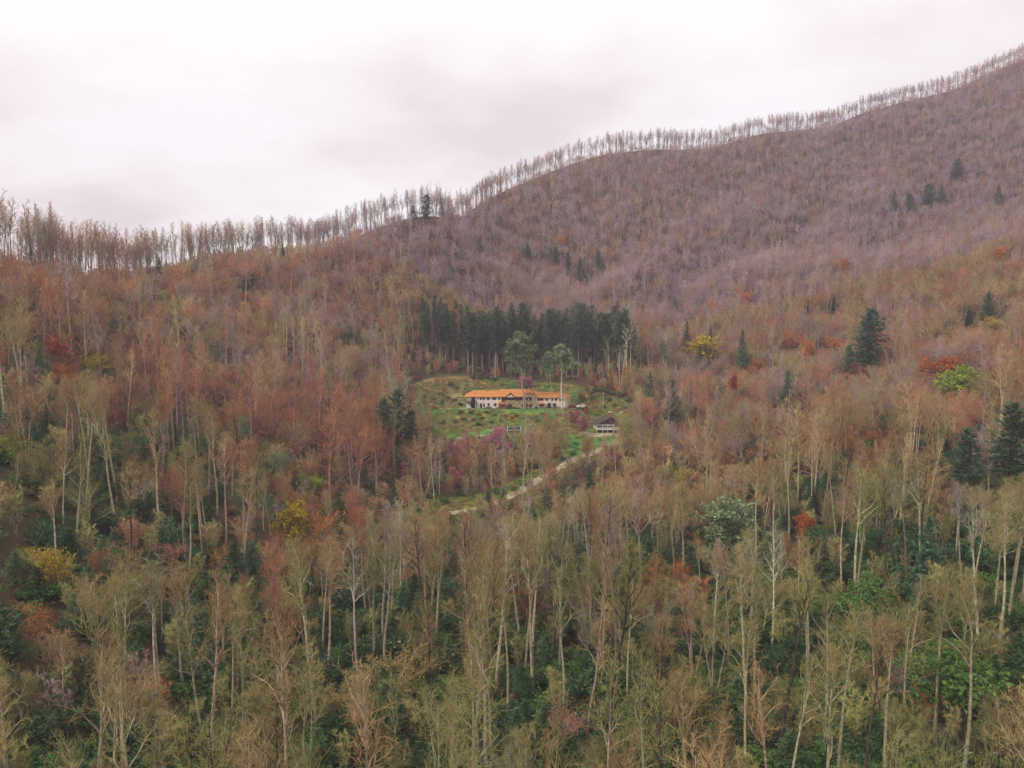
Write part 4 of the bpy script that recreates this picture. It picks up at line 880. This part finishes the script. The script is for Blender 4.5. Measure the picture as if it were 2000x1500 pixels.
for i, zx in enumerate([470,490,515,545,575,590,690,820,850,880,910,940,960,990,1040,1290,1320,1480,1570,1660,1700,1760]):
    x = lodge.location.x + LX(zx); y = 376 - (1.4 if not (800 < zx < 1128) else 2.6); shr.append((np.array([x, y, tz(x, y)]), .42, 'hedge', 890 + zx / 8.33))
SN = {'hedge': 'dark evergreen', 'green': 'green', 'dry': 'dry ochre', 'straw': 'straw-coloured', 'orange': 'orange', 'rust': 'rust', 'sage': 'grey-green', 'yellow': 'yellow', 'lime': 'bright green'}
buck = {}
for p, r, lf, px in shr:
    _, py = proj(p)
    if r < .5: pl = 'clipped against the lodge front'
    elif py < 750: pl = 'on the bank behind the lodge'
    elif px < 897 and py < 796: pl = 'on the dry bank beside the lodge'
    elif px > 1120 and py < 818: pl = 'on the slope above the cabin'
    elif py < 845: pl = 'on the bank below the lodge lawn'
    elif px > 1105: pl = 'on the green slope below the cabin'
    else: pl = 'in the lower meadow by the drive'
    buck.setdefault((lf, pl), []).append((px, p, r))
for (lf, pl), L_ in buck.items():
    for i, (px, p, r) in enumerate(sorted(L_, key=lambda q: q[0])):
        n = len(L_); put_bush(p, r, lf, f'{SN[lf]} shrub {pl}' + ('' if n == 1 else f', {ordw(i)} of its colour from left'), 'shrubs of the clearing')

# ------------------------------------------------------------------ the wood: candidates, thinned where the clearing opens the view
KEEP += [(895, 1122, 745, 803, 372, 1.0), (860, 1122, 800, 842, 360, .85), (1150, 1226, 802, 850, 344, .95), (1090, 1215, 850, 930, 312, .97), (985, 1030, 826, 850, 330, .95), (812, 960, 735, 795, 392, .9),
         (1140, 1230, 765, 802, 385, .7), (860, 990, 842, 866, 330, .7), (1290, 1312, 850, 930, 285, .85), (1476, 1500, 876, 895, 270, .97), (835, 1065, 935, 1003, 266, .88), (1010, 1110, 905, 965, 285, .9), (880, 1000, 866, 940, 300, .5), (1112, 1146, 782, 797, 374, .9)]
cand = []
def zone(y0, y1, cell, hs):
    for y in np.arange(y0, y1, cell):
        half = y * 0.72 + 12; n = int(2 * half / cell); x = -half + cell * np.arange(n) + rng.uniform(0, cell, n); yy = y + rng.uniform(0, cell, n); cand.append(np.column_stack([x, yy]))
zone(70, 230, 7.4, 0); zone(230, 430, 5.7, 0); zone(430, 960, 4.5, 0)
C_ = np.concatenate(cand); x, y = C_[:, 0], C_[:, 1]; z = terrain(x, y)
bpx, bpy_ = proj(np.column_stack([x, y, z]))
ok = (bpx > -120) & (bpx < 2120)
# crest: the skyline is one thin belt of trees, the wood below it stays lower
HA = np.linspace(-.75, .75, 601); HR = np.arange(200, 1100, 4.0)
_hx, _hy = np.sin(HA)[:, None] * HR, np.cos(HA)[:, None] * HR; _he = (terrain(_hx.ravel(), _hy.ravel()).reshape(_hx.shape) - CAMZ) / HR
_hi = _he.argmax(1); HD, HE = HR[_hi], _he.max(1)
def crest_of(x, y):
    a = np.arctan2(x, y); return np.interp(a, HA, HD), np.interp(a, HA, HE)
cd, ce = crest_of(x, y); td = np.hypot(x, y)
ok &= td < cd + 7
near_crest = (td > cd - 7)
ok &= ~near_crest
ok &= ~((td > cd - 30) & ~near_crest & (rng.random(len(x)) < .35))
mxel = np.full(len(x), -9.0)
for s_ in np.linspace(.1, .985, 60): mxel = np.maximum(mxel, (terrain(x * s_, y * s_) - CAMZ) / (td * s_))
ok &= ((z + 20 - CAMZ) / td > mxel + .003)
inclear = np.zeros(len(x), bool); nr = (np.abs(x) < 140) & (y > 230) & (y < 460); inclear[nr] = inpoly(x[nr], y[nr], CLEAR); ok &= ~inclear
ok &= ~((np.abs(x - LODGE[0]) < 36) & (y > 366) & (y < 416)); ok &= ~((np.abs(x - CABIN[0]) < 9) & (np.abs(y - CABIN[1]) < 9))
for Q_ in (DRIVE,):
    for q in Q_[::3]: ok &= ((x - q[0]) ** 2 + (y - q[1]) ** 2) > 3.2 ** 2
gr = (bpx > 815) & (bpx < 1230) & (y > 400) & (y < 452); ok &= ~(gr & (rng.random(len(x)) < .75))
C_ = C_[ok]
arc = np.concatenate([[0], np.cumsum(np.hypot(np.diff(np.sin(HA) * HD), np.diff(np.cos(HA) * HD)).clip(0, 12))])
for off, gap in ((-4, 2.3), (0.0, 1.8), (4, 2.0), (9, 2.4)):
    aa = np.interp(np.arange(0, arc[-1], gap) + rng.normal(0, gap * .55, len(np.arange(0, arc[-1], gap))), arc, HA); dd = np.interp(aa, HA, HD) + off + rng.normal(0, 2.2, len(aa))
    C_ = np.concatenate([C_, np.column_stack([np.sin(aa) * dd, np.cos(aa) * dd])])
x, y = C_[:, 0], C_[:, 1]; z = terrain(x, y); n = len(x)
dens = vnoise(x / 26, y / 26, 31); kp = rng.random(n) < np.where(y < 230, .55 + .6 * dens, np.where(np.hypot(x, y) > crest_of(x, y)[0] - 7, .35 + .9 * vnoise(x / 13, y / 13, 33), .66 + .45 * dens)); x, y, z = x[kp], y[kp], z[kp]; n = len(x)
bpx, bpy_ = proj(np.column_stack([x, y, z]))
rnd = rng.random(n); patch = vnoise(x / 45, y / 45, 41)
form = np.where(rnd < np.where(patch > .5, .62, .42), 0, np.where(rnd < .74, 1, np.where(rnd < .92, 2, 3)))     # slender, spreading, forked, small vase
sl_ = (y > 215) & ((np.abs(bpx - 1010) > 230) | (y > 440)) & (rng.random(n) < np.where(y > 430, .70, .55)); form = np.where(sl_, 1, form)
form = np.where((y < 250) & (form != 0) & (rng.random(n) < .66), np.where(rng.random(n) < .74, 0, 3), form)
Hh = np.select([form == 0, form == 1, form == 2], [rng.uniform(21, 30, n), rng.uniform(13, 19, n), rng.uniform(19, 26, n)], rng.uniform(8, 14, n))
Hh *= np.where(y > 470, .74, np.where(y > 430, .85, 1.0))
cd, ce = crest_of(x, y); td = np.hypot(x, y); nc = td > cd - 7
form = np.where(nc & (form != 0), np.where(rng.random(n) < .75, 0, 2), form); Hh = np.where(nc, rng.triangular(8, 22, 26, n) * np.interp(y, [280, 340, 400, 500, 700, 900], [1.14, 1.1, 1.0, .92, .84, .70]), Hh)
cap = (ce * td + CAMZ) - z + 2.0 + 9 * rng.random(n) ** 2.5; front = (td > cd - 90) & ~nc
Hh = np.where(front, np.minimum(Hh, np.maximum(cap, 6.5)), Hh); form = np.where(front & (Hh < 11), 1, form)
Hh = np.where((y < 260) & (form == 0), Hh * np.interp(np.abs(bpx - 1150), [0, 500, 900], [1.16, 1.08, .98]), Hh)
tpx, tpy = proj(np.column_stack([x, y, z + Hh]))
drop = np.zeros(n, bool)
for x0, x1, y0, y1, Yk, pr in KEEP:
    hw = np.where(form == 1, .30, .14) * (bpy_ - tpy)
    cut = (y < Yk - 1.5) & (bpx + hw > x0) & (bpx - hw < x1) & (tpy < y1 - .15 * (y1 - y0)) & (bpy_ > y0) & (rng.random(n) < pr)
    # shorter trees may stay under the sight line
    sh = np.clip((bpy_ - (y1 + 4)) / np.maximum(bpy_ - tpy, 1), 0, 1); low = cut & (sh * Hh > 6.5)
    Hh = np.where(low, sh * Hh, Hh); form = np.where(low & (Hh < 12), 3, form); drop |= cut & ~low
    tpx, tpy = proj(np.column_stack([x, y, z + Hh]))
x, y, z, Hh, form, bpx, bpy_, tpx, tpy = [a[~drop] for a in (x, y, z, Hh, form, bpx, bpy_, tpx, tpy)]; n = len(x)
# bark colour by stand; on the far slope mauve stands in for haze
u1 = rng.random(n) * .55 + .45 * vnoise(x / 60, y / 60, 51)
def pick(u, tab):
    acc = 0; o = np.zeros(len(u), int); o[:] = tab[-1][0]; done = np.zeros(len(u), bool)
    for c, p_ in tab:
        acc += p_; m = (~done) & (u < acc); o[m] = c; done |= m
    return o
us = np.argsort(np.argsort(u1)) / n
ctab = {'near': [(0, .46), (1, .26), (4, .11), (2, .11), (3, .06)], 'left': [(2, .54), (1, .22), (3, .20), (0, .04)], 'far': [(5, .64), (1, .12), (2, .14), (3, .10)], 'right': [(1, .36), (2, .38), (0, .12), (3, .14)], 'mid': [(1, .40), (0, .22), (2, .26), (4, .12)]}
reg = np.where(y > 470, 'far', np.where(y < 215, 'near', np.where(bpx < 760, 'left', np.where(bpx > 1240, 'right', 'mid'))))
colr = np.zeros(n, int)
jit = np.clip(us + rng.normal(0, .08, n), 0, .999)
for k_, tb in ctab.items(): m = reg == k_; colr[m] = pick(jit[m], tb)
lowleft = (reg == 'near') & (bpx < 700) & (y > 125) & (rng.random(n) < .5); colr[lowleft] = np.where(rng.random(lowleft.sum()) < .6, 2, 1)
rot = np.column_stack([rng.normal(0, .04, n), rng.normal(0, .04, n), rng.uniform(0, 6.28, n)])
# which ones are individuals: the nearest of each kind, and the skyline trees one can pick apart
sky_ang = None
inview = (tpx > -20) & (tpx < 2020) & (tpy < 1480)
near_key = np.where(inview, y, 9e9)
is_thing = np.zeros(n, bool)
for fset, cap in (((0, 2), 300), ((1,), 150), ((3,), 110)):
    ii = np.nonzero(np.isin(form, fset) & inview)[0]; ii = ii[np.argsort(near_key[ii])][:cap]; is_thing[ii] = True
cd, ce = crest_of(x, y); crest = np.abs(np.hypot(x, y) - cd)
sk = np.nonzero((crest < 9) & inview & ~is_thing & (form != 3))[0]; sk = sk[np.argsort(crest[sk])]
skl = [i for i in sk if bpx[i] < 900][:150]; skr = [i for i in sk if bpx[i] >= 900][:150]
skyline = np.zeros(n, bool); skyline[skl] = True; skyline[skr] = True
print('trees', n, 'things', is_thing.sum(), 'skyline', skyline.sum())

FN = {'slender': 'tall', 'forked': 'fork-stemmed', 'spreading': 'broad-crowned', 'fan': 'fan-crowned', 'vase': 'fan-shaped'}
CN = {'olive': 'olive', 'tan': 'tan', 'russet': 'russet', 'grey': 'grey-brown', 'mauve': 'mauve-grey', 'pale': 'pale cream'}
def place_words(px, py):
    if py > 1420: v = 'bottom edge'
    elif py > 1280: v = 'low wood'
    elif py > 1150: v = 'mid lower wood'
    else: v = 'upper lower wood'
    h = 'far left' if px < 330 else 'left of centre' if px < 760 else 'below the lodge' if px < 1180 else 'right of centre' if px < 1620 else 'far right'
    return f'{v}, {h}'
bk = {}
hi_of = {0: [0, 1, 2, 3], 2: [4, 5], 1: [6, 7, 8], 3: [9, 10]}
SKY = []
for i, (fm, H) in enumerate([('fan', 21), ('fan', 19), ('fan', 20), ('slender', 21), ('spreading', 17), ('forked', 20), ('fan', 18), ('fan', 22)]):
    a, b_ = bare_tree(800 + i, fm, H, 'mid', .72); SKY.append((fm, H, a.mesh('trunk', M['tr_grey']), b_.mesh('crown', M['tw_grey'])))
for i in np.nonzero(is_thing)[0]:
    v = HI[hi_of[int(form[i])][rng.integers(len(hi_of[int(form[i])]))]]; s = Hh[i] / v[1]; cn = COLS[colr[i]]
    bark = cn if rng.random() > .16 else 'dark'
    nm = {0: 'bare_tree', 2: 'forked_tree', 1: 'spreading_tree', 3: 'understorey_tree'}[int(form[i])]
    o = tree_thing(nm, (x[i], y[i], z[i]), v[2], v[3], M['tr_' + bark], M[('tn_' if y[i] < 190 else 'tw_') + cn], rot[i, 2], s, tilt=(rot[i, 0], rot[i, 1]))
    bk.setdefault((v[0], cn, bark == 'dark', place_words(bpx[i], bpy_[i])), []).append((tpx[i], o))
for (fm, cn, dk, pl), L_ in bk.items():
    for i, (_, o) in enumerate(sorted(L_, key=lambda q: q[0])):
        tag(o, f'{FN[fm]} bare tree, {CN[cn]} twigs' + (', dark-boled' if dk else '') + f', {pl}' + ('' if len(L_) == 1 else f', {ordw(i)} from left'), 'bare tree', {'slender': 'tall bare trees of the lower wood', 'forked': 'forked bare trees of the lower wood', 'spreading': 'spreading bare trees of the lower wood', 'vase': 'small bare trees of the lower wood'}[fm])
SEG = [(-200, 150, 'at the far left end of the skyline'), (150, 300, 'on the skyline left of the bushy conifer'), (300, 450, 'on the left skyline right of the bushy conifer'), (450, 600, 'on the skyline over the round green conifer'), (600, 740, 'on the skyline rising left of its conifers'), (740, 900, 'on the skyline among its dark conifers'),
       (900, 1050, 'on the lowest shoulder of the mountain ridge'), (1050, 1200, 'on the mountain ridge over the grove'), (1200, 1350, 'where the mountain ridge levels out'), (1350, 1500, 'on the mid mountain ridge'), (1500, 1650, 'on the mountain ridge over the largest pine'), (1650, 1800, 'on the mountain ridge nearing the top'), (1800, 2200, 'at the top right of the mountain ridge')]
for lst, gp in ((skl, 'skyline trees on the left ridge'), (skr, 'skyline trees on the mountain ridge')):
    bs = {}
    for i in lst:
        v = SKY[int(rng.choice([0, 1, 2, 6, 7, 3]) if form[i] == 0 else rng.choice([4, 5]))]; s = Hh[i] / v[1]; w_ = s * rng.uniform(.6, 1.0); dk = rng.random() < .15
        o = tree_thing('ridge_tree', (x[i], y[i], z[i]), v[2], v[3], M['tr_dark' if dk else 'tr_tan'], M['tw_mauve' if rng.random() < .3 else 'tw_tan' if rng.random() < .5 else 'tw_pale'], rot[i, 2], (w_, w_, s), tilt=(rng.normal(0, .03), rng.normal(0, .04)))
        sg = next(q[2] for q in SEG if q[0] <= tpx[i] < q[1]); bs.setdefault((FN[v[0]].split()[-1], dk, sg), []).append((tpx[i], o))
    for (fw, dk, sg), L_ in bs.items():
        for i, (_, o) in enumerate(sorted(L_, key=lambda q: q[0])):
            tag(o, f'{"dark" if dk else "tan"} {"straight" if fw == "tall" else fw} tree {sg}' + ('' if len(L_) == 1 else f', {ordw(i)} such'), 'ridge tree', gp)
for px, pb, ph, cn, lab in [
 (1021, 992, 185, 'pale', 'thin pale pole-like tree in the lower meadow under the sage-green one'), (848, 985, 125, 'pale', 'pale slender tree at the left end of the lower meadow'), (858, 968, 118, 'pale', 'pale slender tree close to the one at the meadow end'),
 (826, 850, 90, 'pale', 'pale slender tree at the left rim of the lodge lawn'), (937, 992, 130, 'dark', 'dark-boled slender tree in the lower meadow'), (964, 988, 128, 'tan', 'tan slender tree leaning beside the drive end'), (984, 962, 112, 'pale', 'pale leaning tree under the largest redbud'),
 (1001, 900, 72, 'tan', 'short tan tree below the panelled shelter'), (1056, 935, 118, 'tan', 'tan slender tree in brush above the drive'), (1072, 910, 110, 'olive', 'olive slender tree in brush under the lodge'), (1090, 880, 84, 'tan', 'tan slender tree below the lodge gable'),
 (1112, 860, 84, 'olive', 'olive slender tree below the parked cars'), (1176, 985, 138, 'tan', 'tan slender tree just below the drive curve'), (1204, 965, 130, 'olive', 'olive slender tree right of the drive curve'),
 (1222, 892, 98, 'olive', 'olive tree half hiding the cabin gable'), (1236, 880, 100, 'olive', 'olive tree right of the cabin'), (1212, 880, 72, 'tan', 'low tan tree in front of the cabin deck'), (1145, 905, 62, 'dark', 'dark crooked tree on the green slope under the cabin'), (866, 800, 74, 'dark', 'dark forked tree on the lane left of the lodge'),
 (1030, 905, 70, 'russet', 'russet brushy tree above the lower meadow'), (1045, 895, 64, 'russet', 'russet brushy tree beside the tan one above the meadow'), (1075, 870, 60, 'russet', 'russet brushy tree below the lodge lawn'), (905, 945, 80, 'russet', 'russet tree in brush below the redbuds'), (925, 950, 76, 'tan', 'tan brushy tree below the redbuds')]:
    p = ground_at(px, pb); h = ph * p[1] / FPX; brushy = 'brush' in lab or 'low tan' in lab or 'crooked' in lab or 'half' in lab
    v = HI[9 + int(rng.integers(2))] if brushy else HI[4 if 'forked' in lab else int(rng.integers(4))]; s = h / v[1]
    o = tree_thing('clearing_tree', p, v[2], v[3], M['tr_' + cn], M['tw_' + ('russet' if cn == 'dark' else cn)], rng.uniform(0, 6.28), (s * .8, s * .8, s), tilt=(0, rng.normal(0, .03))); tag(o, lab, 'bare tree', 'bare trees in the clearing')

rest = ~is_thing & ~skyline
midm = rest & ((y < 400) | (crest < 10)); lowm = rest & ~midm
def variants(m, forms):
    fi = {'slender': 0, 'spreading': 1, 'forked': 2, 'vase': 3}; byf = {}
    for k_, (fm, H) in enumerate(forms): byf.setdefault(fi[fm], []).append(k_)
    if 3 not in byf: byf[3] = byf[1]
    ids = np.nonzero(m)[0]; var = np.zeros(len(ids), int); sc = np.zeros((len(ids), 3))
    for j, i in enumerate(ids):
        op = byf[int(form[i])]; k_ = op[rng.integers(len(op))]; var[j] = k_ * len(COLS) + colr[i]; s = Hh[i] / forms[k_][1]; w_ = s * rng.uniform(.85, 1.2); sc[j] = (w_, w_, s)
    return ids, var, sc
ids, var, sc = variants(midm, MIDF); scatter('slope_woods', np.column_stack([x, y, z])[ids], var, sc, rot[ids], MIDP, 'bare winter woods covering the middle slopes')
ids, var, sc = variants(lowm, LOWF); scatter('mountain_woods', np.column_stack([x, y, z])[ids], var, sc, rot[ids], LOWP, 'bare woods covering the far mountainside, haze-tinted mauve')

# ------------------------------------------------------------------ undergrowth: evergreen thicket, leafless brush, meadow tufts
UB = []
for s_, (lf, rx, rz, nl, sz) in enumerate((('hedge', 1.7, 1.5, 1100, .15), ('hedge', 2.2, 1.9, 1500, .15), ('green', 1.6, 1.2, 900, .14), ('dry', 1.4, .9, 800, .11), ('rust', 1.4, .9, 700, .11), ('deepc', 1.8, 2.6, 1300, .16))):
    a, b_ = bush(900 + s_, rx, rz, nl, sz); UB.append(proto('thicket_source', [(a, M['tr_dark']), (b_, M['cf_deep'] if lf == 'deepc' else M['lf_' + lf])]))
for s_, c in enumerate(('tan', 'russet', 'olive', 'grey')):
    a, b_ = bare_tree(950 + s_, 'vase', 5.5, 'low', 1.2); UB.append(proto('brush_source', [(a, M['tr_' + c]), (b_, M['tw_' + c])]))
for s_, c in enumerate(('deep', 'soft', 'deep')):
    a, b_ = conifer(970 + s_, 8, 5.2, .04, 1.8, .30, .2, .8); UB.append(proto('thicket_source', [(a, M['tr_dark']), (b_, M['cf_' + c])]))
pts_ = []
for yy in np.arange(75, 470, 4.2):
    half = yy * .70 + 8; nn_ = int(2 * half / 4.2); pts_.append(np.column_stack([-half + 4.2 * np.arange(nn_) + rng.uniform(0, 4.2, nn_), yy + rng.uniform(0, 4.2, nn_)]))
Pu = np.concatenate(pts_); ux, uy = Pu[:, 0], Pu[:, 1]; uz = terrain(ux, uy); upx, upy = proj(np.column_stack([ux, uy, uz]))
k = np.ones(len(ux), bool); nr = (np.abs(ux) < 140) & (uy > 230) & (uy < 460); k[nr] = ~inpoly(ux[nr], uy[nr], CLEAR); k &= ~((np.abs(ux - LODGE[0]) < 36) & (uy > 366) & (uy < 412)) & ~((np.abs(ux - CABIN[0]) < 9) & (np.abs(uy - CABIN[1]) < 9))
for q in DRIVE[::3]: k &= ((ux - q[0]) ** 2 + (uy - q[1]) ** 2) > 3.4 ** 2
ever = vnoise(ux / 30, uy / 30, 61) * .7 + .3 * vnoise(ux / 11, uy / 11, 62) + .36 * sstep(280, 130, uy) + .10 * sstep(-60, 20, ux) * sstep(300, 150, uy) - .30 * sstep(200, 330, uy) - .22 * sstep(-45, -100, ux) * sstep(120, 165, uy)
evg = rng.random(len(ux)) < sstep(.46, .66, ever)
uv = np.where(evg, rng.choice([0, 1, 1, 2, 2, 2, 3, 8, 8, 5, 10, 11], len(ux)), rng.choice([6, 7, 8, 9, 3, 4, 2], len(ux), p=[.22, .18, .22, .10, .12, .06, .10]))
k &= rng.random(len(ux)) < np.where(evg | ((uy > 396) & (uy < 455) & (upx > 800) & (upx < 1240)), .97, .72)
us_ = rng.uniform(.7, 1.5, len(ux)) * np.where(evg, np.where(uy < 200, 1.25, 1.0), 1.0) * np.where(uv >= 10, .62, 1.0)
k &= (upx > -100) & (upx < 2100)
scatter('undergrowth', np.column_stack([ux, uy, uz])[k], uv[k], np.repeat(us_[k][:, None], 3, 1), np.column_stack([np.zeros(k.sum()), np.zeros(k.sum()), rng.uniform(0, 6.28, k.sum())]), UB, 'evergreen thicket and leafless brush under the trees')
TF = [proto('tuft_source', [(tuft(980 + i, 60, hgt), M['lf_' + c])]) for i, (c, hgt) in enumerate((('green', .5), ('dry', .7), ('straw', .7), ('lime', .5), ('green', .6), ('dry', .6)))]
q_ = rng.uniform([-75, 255], [75, 425], (30000, 2)); kk = inpoly(q_[:, 0], q_[:, 1], CLEAR)
for pl in (LAWN, LAWN2, LAWN3): kk &= ~(inpoly(q_[:, 0], q_[:, 1], pl) & (rng.random(len(q_)) < .8))
kk &= ~((np.abs(q_[:, 0] - LODGE[0]) < 28) & (q_[:, 1] > 373) & (q_[:, 1] < 396)); kk &= ~((np.abs(q_[:, 0] - CABIN[0]) < 8) & (q_[:, 1] > 342) & (q_[:, 1] < 358))
for q in DRIVE[::2]: kk &= ((q_[:, 0] - q[0]) ** 2 + (q_[:, 1] - q[1]) ** 2) > 2.6 ** 2
q_ = q_[kk]; nz = vnoise(q_[:, 0] / 9, q_[:, 1] / 9, 71); bk_ = inpoly(q_[:, 0], q_[:, 1], BANK)
tv = np.where(bk_, rng.choice([1, 2, 2, 2, 0], len(q_)), np.where(nz < .34, rng.choice([0, 0, 3, 4], len(q_)), np.where(nz < .62, rng.choice([0, 1, 3], len(q_)), rng.choice([1, 2, 5], len(q_)))))
s3 = np.repeat(rng.uniform(.5, 1.2, (len(q_), 1)), 3, 1)
scatter('meadow_grass', np.column_stack([q_, terrain(q_[:, 0], q_[:, 1])]), tv, s3, np.column_stack([np.zeros(len(q_)), np.zeros(len(q_)), rng.uniform(0, 6.28, len(q_))]), TF, 'green and ochre rough grass of the clearing')

# ------------------------------------------------------------------ air
hz = MB().box(-1540, 1540, -480, 1790, float(GZ.min()) - 2, float(max(GZ.max(), 380) + 45))
hm = bpy.data.materials.new('haze'); hm.use_nodes = True; t = hm.node_tree; t.nodes.remove(t.nodes['Principled BSDF'])
pv = t.nodes.new('ShaderNodeVolumePrincipled'); pv.inputs['Color'].default_value = (0.86, 0.80, 0.98, 1); pv.inputs['Density'].default_value = 0.00029; pv.inputs['Anisotropy'].default_value = 0.2
t.links.new(pv.outputs[0], t.nodes['Material Output'].inputs['Volume'])
tag(hz.build('haze', hm), kind='stuff', label='thin lilac haze filling the valley')
